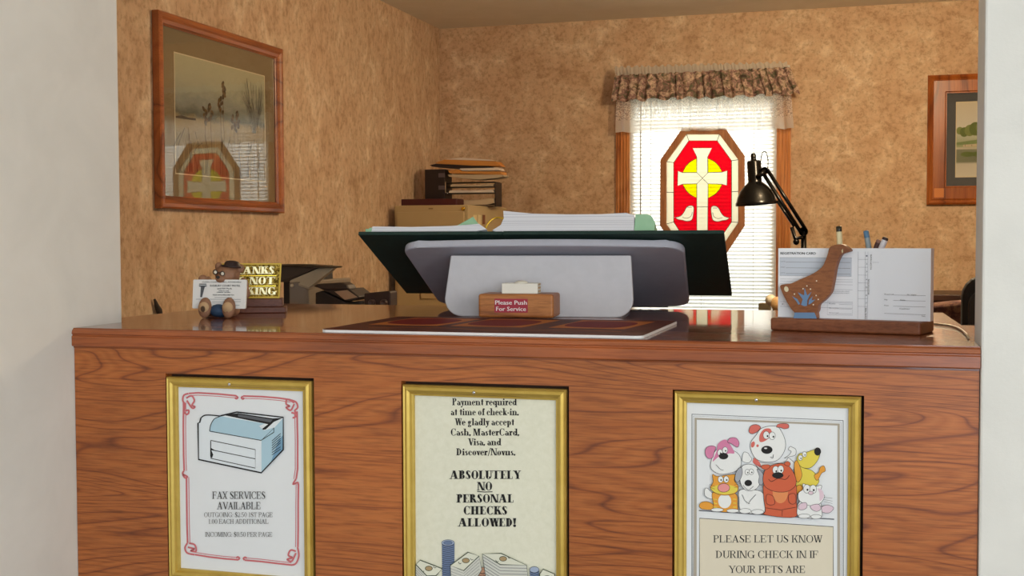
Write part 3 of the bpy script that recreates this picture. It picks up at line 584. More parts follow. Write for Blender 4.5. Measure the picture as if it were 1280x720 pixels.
# service bell block
bf = rz(.10, (-.6165, 1.897, ZT+.0042)); bell = empty('service_bell', bf.p(.06, .03, 0), 'small oak block with a red label and white push button on the mat', 'bell')
m = MB(); m.fbox(bf, 0, .124, 0, .074, 0, .0385); m.build('block', BLOCKWOOD, bell, .004, 3)
ff = Fr(bf.p(0, -.0003, 0), bf.u, (0, 0, 1)); m = MB(); m.fbox(ff, .027, .082, .0085, .031, 0, .0003); lab = m.build('label', col(168, 40, 62, .5), bell)
A = Art(lambda x, y, z: ff.p(x, y, z+.0002)); WT = col(240, 234, 234, .6)
sans_text(A, 'Please Push', .0285, .0805, .0215, .0068, WT, False, .0002); sans_text(A, 'For Service', .030, .079, .0112, .0068, WT, False, .0002); A.mb.build('lettering', WT, lab)
m = MB(); m.fbox(bf, .036, .096, .014, .046, .0385, .0555); bt = m.build('push_button', col(236, 232, 222, .5), bell, .0012)
m = MB(); m.lathe(bf.p(.066, .030, .0555), [(.011, 0), (.0105, .002), (.006, .0038), (0, .0042)]); m.build('dome', col(226, 220, 206, .4), bt)
m = MB(); 
for q in (.041, .0465, .052): m.fbox(bf, .0961, .0963, .018, .042, q, q+.003)
m.build('grille', col(196, 164, 116, .5), bt)

# book stand
sf_ = rz(.11, (-.536, 1.985, 0)); stand = empty('book_stand', (-.53, 2.05, ZT), 'grey plastic book stand holding an open ledger on the counter', 'stand')
tl = math.radians(21.5); pu = sf_.u.copy(); pv = Vector((-math.sin(.11)*math.cos(tl), math.cos(.11)*math.cos(tl), -math.sin(tl)))
pl = Fr((-.5362, 1.985, 1.2-.0095), pu, -pv, True)        # u right, v up the slope towards the lobby, n up
def rr2(w0, w1, y0, y1, r):                          # plate outline, wider or narrower at the bottom
    q = []
    for cx, cy, a in ((w1/2-r, y1-r, 0), (-w1/2+r, y1-r, 90), (-w0/2+r, y0+r, 180), (w0/2-r, y0+r, 270)):
        for k in range(8): t = math.radians(a+90*k/7); q.append((cx+r*math.cos(t), cy+r*math.sin(t)))
    return q
m = MB()
outl = rr2(.480, .480, -.308, 0, .03)
outl = [(x, y + (.010*(1-(x/.24)**2) if y > -.06 else 0)) for x, y in outl]
topl = [p for p in outl]; extra = [(x/20*.21, .0+.010*(1-((x/20*.21)/.24)**2)) for x in range(20, -21, -2)]
i0 = 8; outl = outl[:8]+extra+outl[8:]
m.prism(pl, outl, -.006, .007); m.build('plate', STANDPLATE, stand, .003, 2)
lf = Fr((-.542, 1.992, ZT), sf_.u, (0, 0, 1))
m = MB(); zt_ = 1.2-.028-ZT
leg = [(-.150, zt_)] + [(-.161+.03-.03*math.cos(t), .03-.03*math.sin(t)) for t in [math.radians(90*k/6) for k in range(7)]] + [(.161-.03+.03*math.sin(t), .03-.03*math.cos(t)) for t in [math.radians(90*k/6) for k in range(7)]] + [(.157, zt_)]
m.prism(lf, leg, -.012, 0); m.build('support_leg', STANDGREY, stand, .002, 2)
m = MB(); m.fbox(pl, -.20, .20, -.316, -.3082, -.0055, .014); m.build('ledge', col(92, 94, 104, .5), stand, .002)
m = MB(); m.fbox(Fr((-.542, 1.992, ZT), sf_.u, (0, 0, 1)), -.13, .14, 0.0001, .005, -.19, -.0125); m.build('base', STANDPLATE, stand)

# ledger binder
tb = math.radians(22.8); ph = .060; bu = Vector((math.cos(ph), math.sin(ph), 0)); bv = Vector((-math.sin(ph)*math.cos(tb), math.cos(ph)*math.cos(tb), -math.sin(tb)))
bl_ = Fr((-.5428, 1.978, 1.2+.0105), bu, -bv, True); W2 = .3122
led = empty('ledger_binder', bl_.p(0, -.2, 0), 'open dark green ledger binder with thick white pages on the grey stand', 'binder')
m = MB(); m.fbox(bl_, -W2, -.098, -.292, 0, -.003, .0035); m.build('cover', GREEN, led, .001)
m = MB(); m.fbox(bl_, -.055, W2, -.292, 0, -.003, .0035); m.build('cover', GREEN, led, .001)
m = MB(); m.fbox(bl_, -.0975, -.0555, -.292, 0, -.003, .003); m.build('spine', GREEN, led, .001)
PG, N, L, B = newmat('page_edges'); mp = mapping(N, L, (1, 1, 1)); B.inputs['Roughness'].default_value = .8
wv = noise(N, L, mp.outputs[0], 1, 2); sep = N.new('ShaderNodeVectorMath'); sep.operation = 'DOT_PRODUCT'; sep.inputs[1].default_value = bl_.n; L.new(mp.outputs[0], sep.inputs[0])
nz = N.new('ShaderNodeTexNoise'); nz.noise_dimensions = '1D'; nz.inputs['Scale'].default_value = 700; nz.inputs['Detail'].default_value = 3; L.new(sep.outputs['Value'], nz.inputs['W'])
r_ = ramp(N, [(0.32, srgb(186, 186, 198)), (0.5, srgb(226, 226, 234)), (0.7, srgb(240, 240, 246))]); L.new(nz.outputs[0], r_.inputs[0]); L.new(r_.outputs[0], B.inputs['Base Color'])
sl = Fr(bl_.o, bl_.u, bl_.n)                         # u across, v through the thickness, n = towards the upper page edge reversed
def pages(name, prof, d0, d1, mat):
    m = MB(); n = len(prof); V = [bl_.p(a, d0, c) for a, c in prof]+[bl_.p(a, d1, c) for a, c in prof]
    m.mesh(V, [tuple(range(n)), tuple(range(2*n-1, n-1, -1))]+[(i, (i+1) % n, n+(i+1) % n, n+i) for i in range(n)]); return m.build(name, mat, led)
pages('page_block', [(-.292, .004), (-.118, .004), (-.086, .010), (-.100, .020), (-.15, .0165), (-.22, .0150), (-.291, .0165)], -.008, -.286, PG)
rp = [(-.066, .004), (.165, .004), (.164, .034), (.150, .0385), (.11, .0365), (.05, .0365), (-.01, .0385), (-.060, .044), (-.058, .030), (-.062, .018), (-.076, .008)]
pages('page_block', rp, -.008, -.286, PG)
MINT = mottled('mint_card', [(.3, srgb(150, 196, 160)), (.7, srgb(166, 208, 174))], 30, 2, bump=0)
pages('page_divider', [(.165, .004), (.198, .004), (.199, .022), (.192, .034), (.185, .0365), (.166, .0365)], -.010, -.28, MINT)
m = MB(); m.poly([bl_.p(-.305, -.01, .005), bl_.p(-.292, -.01, .005), bl_.p(-.292, -.01, .015), bl_.p(-.296, -.01, .015)]); m.poly([bl_.p(-.305, -.28, .005), bl_.p(-.292, -.28, .005), bl_.p(-.292, -.28, .015), bl_.p(-.296, -.28, .015)]); m.fbox(bl_, -.304, -.292, -.28, -.011, .005, .013); m.build('page_divider', MINT, led)
m = MB(); m.hexa([bl_.p(-.18, -.05, .017), bl_.p(-.10, -.05, .021), bl_.p(-.10, -.16, .021), bl_.p(-.18, -.16, .017), bl_.p(-.18, -.05, .018), bl_.p(-.124, -.05, .052), bl_.p(-.124, -.16, .052), bl_.p(-.18, -.16, .018)]); m.build('index_card', MINT, led)
for dv in (-.04, -.146, -.25):
    m = MB(); m.tube([bl_.p(-.076+.022*math.cos(t), dv, .016+.030*math.sin(t)) for t in [math.pi*(.02+.96*k/14) for k in range(15)]], .0016, None, 8); m.build('ring', BRASS, led)

# registration card holder
th = math.radians(-14.5); hf = rz(th, (-.1405, 1.7867, ZT+.0001)); HL = .2095
hold = empty('card_holder', hf.p(.1, .04, 0), 'wooden goose shaped holder with pens for the registration cards', 'card holder')
m = MB(); m.fbox(hf, 0, HL, 0, .083, 0, .018); m.build('base', CEDAR, hold, .003, 3)
gy = .004; gf = Fr(hf.p(0, gy, .018), hf.u, (0, 0, 1))
def gl(px, py, fr): P = hit(px, py, fr.o, fr.n); return fr.inv(P)[:2]
gpx = [(143, 576), (150, 548), (120, 510), (92, 460), (74, 420), (68, 392), (100, 384), (130, 380), (185, 355), (250, 326), (300, 290), (322, 250), (336, 210), (346, 178), (372, 164), (410, 160), (440, 172), (463, 196), (440, 206), (412, 218), (392, 252), (378, 300), (370, 350), (362, 390), (352, 430), (320, 470), (286, 500), (280, 530), (272, 546), (276, 578)]
gp = [gl(960+x/4.5, 270+y/4.5, gf) for x, y in gpx]; zmin = min(b for a, b in gp); gp = [(a, max(0, b-zmin)) for a, b in gp]
body = smooth_pts(gp[1:-1], False, 4); bot = [gp[-1], gp[0]]
m = MB(); m.prism(gf, body+[gp[-1], gp[0]], -.014, 0); goose = m.build('goose', GOOSEWOOD, hold, .0012)
GB = col(108, 140, 178, .6); A = Art(lambda x, y, z: gf.p(*(lambda q: (q[0], q[1]-zmin))(gl(960+x/4.5, 270+y/4.5, gf)), z+.0003))
A.fill([(144, 576), (150, 544), (262, 544), (276, 578)], GB)
for q in ([(186, 500), (196, 470), (168, 430), (204, 448), (206, 404), (222, 448), (246, 426), (222, 474), (220, 506), (204, 508)], [(172, 500), (160, 480), (136, 452), (166, 468), (182, 496)], [(228, 500), (232, 474), (252, 452), (246, 476), (268, 470), (244, 492)]): A.fill(q, GB)
A.ell(104, 412, 12, 16, col(226, 214, 180, .7), 0, -.3)
for x, y in ((198, 410), (220, 394), (274, 366), (150, 440), (272, 448), (256, 500), (240, 412), (284, 470)): A.ell(x, y, 4, 4, col(236, 226, 206, .7), 0, n=8)
A.fill([(414, 196), (422, 184), (424, 204), (418, 212)], col(206, 190, 150, .7)); A.mb.build('painted_reeds', GB, goose)
m = MB(); cb = [(.020+.17*k/24, .0) for k in range(25)]
arch = [(.006, 0), (.200, 0), (.200, .080)]+[(.160+.018*math.cos(t), .086+.014*math.sin(t)) for t in [math.pi*k/8 for k in range(9)]]+[(.10, .084), (.006, .080)]
m.prism(Fr(hf.p(0, .050, .018), hf.u, (0, 0, 1)), arch, -.010, 0); m.build('back_board', BLOCKWOOD, hold)
cfr = Fr(hf.p(0, .020, .0182), hf.u, (0, 0, 1))
c0 = gl(972.6, 397, cfr)[0]; c1 = gl(1163, 402, cfr)[0]; ch = (gl(973, 310.4, cfr)[1]+gl(1163, 310.4, cfr)[1])/2
cards = empty('registration_cards', cfr.p((c0+c1)/2, 0, 0), 'stack of white registration cards standing upright behind the wooden goose', 'cards')
CE = mottled('card_edges', [(.3, srgb(228, 216, 220)), (.7, srgb(240, 232, 236))], 300, 2, stretch=(1, 1, .02), bump=0)
m = MB(); m.fbox(cfr, c0, c1, 0, ch, -.018, 0); cs = m.build('card_stack', CE, cards)
m = MB(); m.fbox(cfr, c0, c1, 0, ch, 0.0001, .0006); ff_ = m.build('front_card', col(244, 245, 251, .7), cards)
CW = c1-c0
def card3(x, y, z): return cfr.p(c0+(x-58)/(912-58)*CW, (1-(y-(182))/(582-182))*ch, z+.0006)
A = Art(card3); GI = col(120, 126, 140, .8)
sans_text(A, 'REGISTRATION CARD', 72, 278, 218, 14, INK, bold=.6)
A.fill([(68, 236), (482, 236), (482, 340), (68, 340)], col(204, 210, 222, .8)); A.line([(68, 236), (482, 236), (482, 340), (68, 340)], 1.6, GI, True)
for y, w_ in ((262, 90), (295, 95), (328, 80)): sans_text(A, 'NAME' if y == 262 else 'STREET' if y == 295 else 'CITY', 72, 100, y, 6, GI); A.line([(104, y), (476, y)], 1.3, INK)
for y in (360, 372, 388, 416, 492, 520): A.line([(72, y), (490, y)], 1.1, GI)
for y in (428, 438): sans_text(A, 'All accounts are due when rendered', 360, 470, y, 6, GI)
A.line([(348, 485), (490, 485), (490, 560), (348, 560)], 1.1, GI, True)
for y, w_ in ((500, 'Rate'), (525, 'No. in party'), (552, 'Amount paid')): sans_text(A, w_, 358, 358+9*len(w_) if len(w_) < 6 else 412, y, 7, GI); A.line([(414, y), (486, y)], 1.1, GI)
sans_text(A, 'X', 82, 92, 510, 9, INK); A.line([(520, 200), (520, 578)], 1.1, GI); A.line([(560, 200), (560, 578)], 1.1, GI); A.line([(574, 200), (574, 578)], 1, GI)
for y in range(244, 520, 44): A.line([(520, y), (574, y)], 1.1, GI); sans_text(A, str((y-200)//44), 563, 572, y-16, 8, GI)
def vert(s_, x, y0, y1, capw):
    V, Fc = sans(s_); a = min(v[0] for v in V); b = max(v[0] for v in V); k = (y1-y0)/(b-a)
    A.mb.mesh([card3(x-v[1]*capw/.7, y1-(v[0]-a)*k, A.z) for v in V], Fc, INK); A.z += A.step
vert('ROOM NAME', 596, 215, 300, 8); vert('REGISTRATION', 584, 355, 440, 8); vert('DATE TIME', 570, 515, 576, 8); A.line([(600, 260), (636, 260)], 1, GI)
for y, q in ((440, (('Received', 668, 715), ('No. Nights', 790, 838))), (470, (('No.', 668, 686), ('Date', 754, 780))), (502, (('From', 668, 690),)), (518, (('Cashier', 750, 806),)), (556, (('Clerk', 868, 888),))):
    for t_, a, b in q: sans_text(A, t_, a, b, y, 7, INK)
    if y not in (518, 556): A.line([(716, y), (888, y)], 1.2, INK)
A.line([(668, 543), (890, 545)], 1.2, INK); A.mb.build('printed_form', INK, ff_)
# pens in the holder
def pen(name, label, px0, py0, px1, py1, r, mat, tipmat, tipname, tl=.009):
    pf = Fr(hf.p(0, .066, 0), hf.u, (0, 0, 1)); tp = hit(px0, py0, pf.o, pf.n); d = hit(px1, py1, pf.o, pf.n)-tp
    b_ = tp + d*((ZT+.0185-tp.z)/d.z); root = empty(name, b_, label, 'pen', 'pens in the card holder'); dn = (tp-b_).normalized(); Ln = (tp-b_).length
    m = MB(); m.lathe(b_, [(0, 0), (.0012, .001), (r, .02), (r, Ln-tl-.001), (r*.95, Ln-tl-.0005)], dn, seg=12); m.build('barrel', mat, root)
    m = MB(); m.lathe(b_, [(r*.96, Ln-tl-.0005), (r, Ln-tl), (r, Ln), (r*.6, Ln+.001), (0, Ln+.001)], dn, seg=12); m.build(tipname, tipmat, root)
pen('ballpoint_pen', 'clear ballpoint pen with a dark end cap behind the goose head', 1048.5, 283.5, 1050, 308, .0042, col(232, 218, 176, .2), col(44, 40, 28, .3), 'end_cap', .0065)
pen('ballpoint_pen', 'slim blue and grey pen standing behind the registration cards', 1082.5, 289, 1086, 310, .0040, col(150, 164, 172, .35), col(92, 132, 166, .4), 'end_cap')
pen('pencil', 'dark brown pencil leaning beside the white marker behind the cards', 1098.5, 300.5, 1094, 312, .0036, col(84, 46, 40, .5), col(150, 110, 96, .6), 'eraser', .003)
pen('marker_pen', 'white marker with a dark cap tip standing in the card holder', 1107, 297.5, 1101, 312, .0044, col(232, 226, 230, .4), col(60, 40, 40, .4), 'end_cap', .0025)
pts = [atz(px, py, ZT+.003) for px, py in ((1168, 404.5), (1176, 405), (1188, 406.5), (1197, 409), (1203, 412.5), (1208, 417), (1211, 422))]
m = MB(); m.tube([Vector((p[0], p[1], ZT+.0022)) for p in [(q.x, q.y) for q in pts]], .0018, None, 8); tag(m.build('pen_cord', col(206, 188, 160, .4)), 'thin pale cord lying on the counter at the right end', 'cord')

# brass plaque on a stepped wooden base
pf = rz(.42, (-1.145, 1.943, ZT+.0001)); pq = empty('plaque', pf.p(.07, .03, 0), 'brass no smoking plaque on a stepped wooden base behind the bear', 'plaque')
m = MB(); m.fbox(pf, .0, .142, 0, .062, 0, .0105); m.build('lower_base', MAHOG, pq, .0015); m = MB(); m.fbox(pf, .006, .136, .008, .054, .0105, .0255); m.build('upper_base', MAHOG, pq, .0015)
qf = Fr(pf.p(.018, .024, .0256), pf.u, (0, .15, 1)); PWd, PHt = .112, .064
BRT = mottled('brass_stipple', [(.35, srgb(70, 54, 14)), (.5, srgb(150, 122, 44)), (.7, srgb(226, 200, 110))], 260, 3, rough=.3, fsc=320, bump=.9); BRT.node_tree.nodes['Principled BSDF'].inputs['Metallic'].default_value = .85
m = MB(); m.fbox(qf, 0, PWd, 0, PHt, -.004, 0); m.build('brass_plate', BRT, pq)
m = MB(); m.frame(qf, PWd, PHt, [(0, -.004), (0, .002), (.0028, .002), (.0028, 0)]); m.build('rim', col(176, 146, 58, .45, .7), pq)
A = Art(lambda x, y, z: qf.p(x, y, z+.0008)); BRL = col(252, 240, 190, .35, .45)
for s_, x0, x1, y in (('THANKS', .012, .100, .0445), ('FOR NOT', .010, .102, .0255), ('SMOKING', .008, .104, .0065)):
    for dz in range(3): BODONI.text(A, s_, x0, x1, y, .0135, BRL, False)
for y in (.0412, .0222): A.line([(.008, y), (.104, y)], .0012, BRASS)
A.mb.build('raised_letters', BRL, pq)

# bear figurine holding business cards
kf = rz(.13, (-1.058, 1.835, ZT)); bear = empty('bear_figurine', kf.p(0, .02, 0), 'brown bear figurine in a bowler hat holding up business cards', 'figurine')
FUR = mottled('bear_paint', [(.3, srgb(132, 92, 68)), (.7, srgb(156, 112, 84))], 90, 4, rough=.6, bump=.3)
Rz = Matrix.Rotation(.13, 3, 'Z')
m = MB()
def kb(x, y, z, r, rot=None): m.ball(kf.p(x, y, z), r, None, 18, Rz @ rot if rot else Rz)
kb(.004, .045, .034, (.024, .020, .034)); kb(.005, .034, .072, (.0215, .019, .0185)); kb(.000, .018, .066, (.010, .009, .008)); kb(-.013, .040, .086, (.007, .005, .008)); kb(.026, .040, .083, (.007, .005, .008))
kb(-.030, .034, .052, (.008, .010, .018)); kb(-.036, .026, .064, (.008, .007, .009)); kb(.034, .032, .050, (.009, .011, .018)); kb(.040, .026, .042, (.008, .007, .011))
for sx in (-.0235, .019): kb(sx, .003, .0175, (.0118, .0075, .0180), Matrix.Rotation(-.2, 3, 'X')); kb(sx, .024, .012, (.0095, .018, .010))
bo = m.build('bear_body', FUR, bear); rm = bo.modifiers.new('join', 'REMESH'); rm.mode = 'VOXEL'; rm.voxel_size = .0016; rm.use_smooth_shade = True
for sx in (.019, -.0235): m = MB(); m.lathe(kf.p(sx, -.0044, .0185), [(.0092, -.003), (.0088, .0004), (0, .0010)], kf.v*-1, seg=18); o = m.build('foot_pad', col(196, 160, 120, .7), bear); m = MB(); m.ball(kf.p(-.0235, -.0054, .0160), (.0042, .001, .0052), None, 12, Rz); m.build('foot_patch', col(120, 92, 70, .7), o)
m = MB(); m.ball(kf.p(-.002, .016, .0122), (.017, .020, .0120), None, 16, Rz); m.build('trousers', col(36, 62, 92, .7), bear)
m = MB(); m.lathe(kf.p(.013, .034, .086), [(.0, .0), (.0185, .0), (.019, .0015), (.0135, .003), (.0130, .006), (.010, .0092), (.005, .0104), (0, .0105)], (.10, 0, 1)); m.build('bowler_hat', col(46, 30, 30, .5), bear)
m = MB()
for sx in (-.0065, .0060): m.tube([kf.p(sx-.002+.0038*math.cos(t), .0128, .0760-sx*.2+.0038*math.sin(t)) for t in [2*math.pi*k/16 for k in range(16)]], .0007, None, 6, True)
m.tube([kf.p(-.0045, .0128, .0768), kf.p(.0005, .0128, .0762)], .0006); gl_ = m.build('spectacles', col(40, 34, 30, .3), bear)
m = MB()
for sx in (-.0085, .0040): m.ball(kf.p(sx, .0145, .0755-sx*.2), (.0032, .0012, .0032), None, 12, Rz)
m.build('lens', col(232, 224, 206, .2), gl_)
m = MB(); m.ball(kf.p(-.002, .0085, .069), (.0034, .0026, .0028), None, 12, Rz); m.build('nose', col(30, 24, 24, .3), bear)
# business cards resting on the bear's legs, against its belly
kc = Fr(kf.p(0, .0085, .012), kf.u, (0, .10, 1)); 
cc = [gl(x, y, kc) for x, y in ((240, 385.7), (306.5, 385.7), (308, 351.2), (241.5, 347.8))]
bx0 = (cc[0][0]+cc[3][0])/2; bx1 = (cc[1][0]+cc[2][0])/2; bz0 = (cc[0][1]+cc[1][1])/2; bz1 = (cc[2][1]+cc[3][1])/2
bc = empty('business_cards', kc.p((bx0+bx1)/2, bz0, 0), 'white motel business cards held in front of the bear figurine', 'cards')
m = MB(); m.prism(kc, rrect(bx0, bx1, bz0, bz1, .002), -.004, 0); cd_ = m.build('card_stack', col(232, 230, 228, .7), bc)
def bc3(x, y, z): return kc.p(bx0+(x-66)/(554-66)*(bx1-bx0), bz0+(1-(y-285)/(545-285))*(bz1-bz0), z+.0001)
A = Art(bc3)
for s_, x0, x1, y, c_ in (('CLEAN, COMFORTABLE, AFFORDABLE', 150, 508, 312, 10), ('SUDBURY COURT MOTEL', 222, 500, 348, 17), ('and RV Park', 290, 424, 372, 14), ('OPEN ALL YEAR', 304, 398, 390, 8), ('SUDBURY, ONTARIO', 290, 412, 403, 8), ('YOUR HOSTS WELCOME YOU', 250, 446, 428, 10)): sans_text(A, s_, x0, x1, y, c_, INK, bold=.6)
for y, a, b in ((446, 270, 430), (462, 100, 508), (482, 250, 510), (496, 250, 440), (514, 250, 500)): A.line([(a, y), (b, y)], 3, GREYINK)
A.fill([(124, 322), (190, 322), (194, 346), (176, 352), (154, 444), (138, 444), (140, 352), (122, 346)], GREYINK); A.line([(124, 334), (192, 334)], 5, WH); A.line([(140, 352), (176, 352)], 4, INK)
for q in range(366, 440, 14): A.line([(142, q), (172-(q-366)*.2, q-5)], 3, INK)
A.mb.build('printed_text', INK, cd_)

# ------------------------------------------------------------------ office furniture behind the counter
def table(name, label, x0, x1, y0, y1, z, mat):
    r = empty(name, ((x0+x1)/2, (y0+y1)/2, 0), label, 'desk'); m = MB(); m.box((x0, y0, z-.03), (x1, y1, z)); m.build('desk_top', mat, r, .003)
    for x in (x0+.04, x1-.09):
        for y in (y0+.04, y1-.09): m = MB(); m.box((x, y, 0), (x+.05, y+.05, z-.03)); m.build('leg', mat, r)
    return r
table('side_desk', 'dark wooden side desk along the left wall under the fax machine', -2.36, -1.0, 2.75, 3.6, .76, DARKWOOD)
table('office_desk', 'dark wooden desk under the window below the black lamp', -1.35, -.06, 5.0, 6.1, .76, DARKWOOD)

# fax machine
YX = 3.0; TAUPE = col(134, 118, 98, .5); TAUPEL = col(190, 174, 148, .5)
def P(px, py, dy=0): return at(px, py, YX+dy)
def ztop(py, dy=0): return at(380, py, YX+dy).z
fax = empty('fax_machine', (P(372, 380).x, YX+.15, .76), 'taupe fax machine with a raised paper flap beside the brass plaque', 'fax machine')
x0, x1 = P(361, 370).x, P(386, 370).x; zt = P(361, 353).z
m = MB(); m.hexa([(x0, YX, .761), (x1, YX+.02, .761), (x1+.02, YX+.3, .761), (x0-.02, YX+.3, .761), (x0, YX, zt), (x1-.012, YX+.02, zt+.004), (x1-.01, YX+.3, zt+.004), (x0-.02, YX+.3, zt)]); m.build('body', TAUPE, fax, .004)
q = [P(361.5, 353), P(388, 361), P(417.5, 334), P(399, 336)]
m = MB(); base_ = [P(361.5, 352.8, .01), P(362.5, 350.5, .01), P(398, 335.2, .04), P(418.5, 334.0, .04), P(387, 359.5, .01), P(386, 362, .01)]
nn = Vector((0, .03, .002)); V = base_+[b+nn for b in base_]; k = len(base_)
m.mesh(V, [tuple(range(k)), tuple(range(2*k-1, k-1, -1))]+[(i, (i+1) % k, k+(i+1) % k, k+i) for i in range(k)]); m.build('paper_flap', TAUPEL, fax, .002)
m = MB(); t0 = [P(346, 330.4), P(380, 330.3), P(419, 333.2, .03), P(417, 335, .03), P(396, 334.6, .02), P(346, 332.2)]; nn = Vector((0, .05, .0)); V = t0+[b+nn for b in t0]; k = len(t0)
m.mesh(V, [tuple(range(k)), tuple(range(2*k-1, k-1, -1))]+[(i, (i+1) % k, k+(i+1) % k, k+i) for i in range(k)]); m.build('lid', col(104, 88, 68, .5), fax)
m = MB(); t0 = [P(346, 332.4, .02), P(395.5, 334.9, .03), P(362.3, 350.0, .02), P(361, 352.4, .02), P(346, 353, .02)]; nn = Vector((0, .03, .0)); V = t0+[b+nn for b in t0]; k = len(t0)
m.mesh(V, [tuple(range(k)), tuple(range(2*k-1, k-1, -1))]+[(i, (i+1) % k, k+(i+1) % k, k+i) for i in range(k)]); m.build('hopper', col(74, 60, 48, .6), fax)
m = MB(); m.box((P(343, 370).x, YX+.055, .761), (x0-.004, YX+.29, P(346, 332.5, .06).z-.002)); m.build('feeder', col(46, 38, 34, .6), fax)
m = MB(); m.lathe(P(364.8, 357, -.004), [(.0045, -.004), (.0045, .001), (.003, .002), (0, .002)], (0, -1, 0), seg=16); m.build('button', col(222, 206, 176, .4), fax)
# desk telephone
tel = empty('desk_phone', (P(425, 375).x, YX+.1, .76), 'dark desk telephone with a tilted tan display beside the fax machine', 'telephone')
def wedge(name, pts, dy, mat, parent, y=.0, bevel=.003):
    m = MB(); b_ = [P(a, b, y) for a, b in pts]; nn = Vector((0, dy, 0)); b_ = [Vector((q.x, q.y, max(q.z, .7605))) for q in b_]; V = b_+[q+nn for q in b_]; k = len(b_)
    m.mesh(V, [tuple(range(k)), tuple(range(2*k-1, k-1, -1))]+[(i, (i+1) % k, k+(i+1) % k, k+i) for i in range(k)]); return m.build(name, mat, parent, bevel)
yb_ = 560
wedge('body', [(394, yb_), (394, 366), (402, 363.5), (434, 378.5), (448, 376), (450, 377), (450, yb_)], .05, col(44, 36, 34, .5), tel)
wedge('handset', [(391, 358), (396, 355), (428, 353), (434, 356.5), (437, 362), (403, 362.5), (398, 360)], .05, col(66, 52, 44, .45), tel, -.01, .004)
wedge('screen_hood', [(403, 362.6), (436, 361), (449, 371), (447, 374.5), (434, 377)], .10, col(60, 48, 42, .5), tel, -.004)
m = MB(); q = [P(a, b, -.0065) for a, b in ((418, 364.3), (434, 362.6), (447, 371.6), (431, 374.8))]; nn = Vector((0, .001, 0)); m.hexa([*q, *[p+nn for p in q]]); m.build('display', col(190, 160, 130, .5), tel)
# adding machine with round knobs
add = empty('card_imprinter', (P(470, 372).x, YX+.12, .76), 'low dark machine with round knobs beside the filing cabinet', 'machine')
wedge('body', [(455, yb_+1), (455, 366.6), (486, 363.8), (488, 365.6), (488, yb_+1)], .05, col(62, 44, 40, .5), add, .0)
for px in (466, 481): m = MB(); m.lathe(P(px, 378.5, -.001), [(.0095, -.0), (.0095, .010), (.007, .012), (.006, .009), (0, .009)], (0, -1, 0), seg=20); m.build('knob', col(96, 76, 70, .4), add)
# cord on the left wall
m = MB(); m.tube([atx(193, 374, XL+.01), atx(196, 382, XL+.012), atx(199, 388, XL+.013), atx(200, 394, XL+.013), atx(200, 460, XL+.013)], [.004, .008, .011, .011, .008]); tag(m.build('cable', col(54, 44, 38, .6)), 'dark cable hanging down the wallpaper just beside the white wall end', 'cable')

# filing cabinet
YC = 5.92; cz = at(493, 257, YC).z; cx0 = at(493, 257, YC).x; cx1 = at(585, 257.6, YC).x
cab = empty('filing_cabinet', ((cx0+cx1)/2, YC+.32, 0), 'beige metal filing cabinet in the corner under the paper trays', 'filing cabinet')
m = MB(); m.box((cx0, YC, .0), (cx1, YC+.68, cz)); m.build('cabinet_body', BEIGE, cab, .004)
dh = (cz-.05-.03)/4
for i in range(4):
    z1 = cz-.034-i*dh; z0 = z1-dh+.008; m = MB(); m.box((cx0+.018, YC-.014, z0), (cx1-.018, YC-.0005, z1)); d = m.build('drawer', BEIGE, cab, .003)
    cxm = (cx0+cx1)/2; m = MB(); m.frame(Fr((cxm-.055, YC-.0142, z1-.125)), .11, .05, [(0, 0), (0, .003), (.004, .003), (.004, 0)]); m.build('label_holder', col(150, 128, 86, .35, .6), d)
    m = MB(); m.box((cxm-.05, YC-.03, z1-.17), (cxm+.05, YC-.0145, z1-.158)); m.build('handle', col(150, 130, 90, .35, .6), d)
m = MB(); m.lathe((cx1-.024, YC-.001, cz-.020), [(.010, 0), (.010, .008), (.007, .010), (0, .010)], (0, -1, 0), seg=18); m.build('lock', BRASS, cab)
m = MB(); m.box(((cx0+cx1)/2-.012, YC-.0015, cz-.021), ((cx0+cx1)/2+.012, YC-.0001, cz-.014)); m.build('badge', col(140, 118, 80, .4), cab)
for i, (a, b) in enumerate(((592, 596), (597.5, 601.5), (603.5, 606.5))):
    f0 = atx(a, 270, cx1+.002); f1 = atx(b, 270, cx1+.002); m = MB(); m.box((cx1+.0005, f0.y, atx(a, 268.5, cx1+.002).z-.05), (cx1+.002, f1.y, atx(a, 268.5, cx1+.002).z)); tag(m.build('note', col(226, 206, 158, .7) if i < 2 else col(120, 66, 40, .7)), ('small cream note on the cabinet side, nearest the cabinet front', 'small cream note between its two neighbours on the cabinet side', 'small brown tag on the cabinet side, nearest the wall')[i], 'note', 'notes on the cabinet side')
# trays on the cabinet
YT = 6.25; zt0 = cz+.0005
tr = empty('letter_tray', (at(575, 230, YT).x, YT+.15, cz), 'black stacked letter tray rack on top of the filing cabinet', 'letter tray')
tx0, tx1, tx2 = at(531, 240, YT).x, at(556, 240, YT).x, at(619, 240, YT).x
zz = [at(580, y, YT).z for y in (258, 241.8, 234, 228.2, 211)]
m = MB(); m.box((tx0, YT, zt0), (tx1, YT+.12, zz[4])); m.build('side_cabinet', col(34, 22, 22, .45), tr, .003)
m = MB(); m.box((tx2-.006, YT+.01, zt0), (tx2, YT+.12, zz[3])); m.build('end_panel', col(38, 28, 26, .45), tr)
for i in range(4): m = MB(); m.box((tx1+.0005, YT, zz[i] if i else zt0), (tx2-.0065, YT+.12, (zz[i] if i else zt0)+.003)); m.build('tray', col(30, 22, 22, .4), tr)
m = MB(); m.tube([at(557, 227, YT-.004), at(557, 241, YT-.004), at(560, 241.5, YT-.004)], .004, None, 8); m.build('bracket', CHROME, tr)
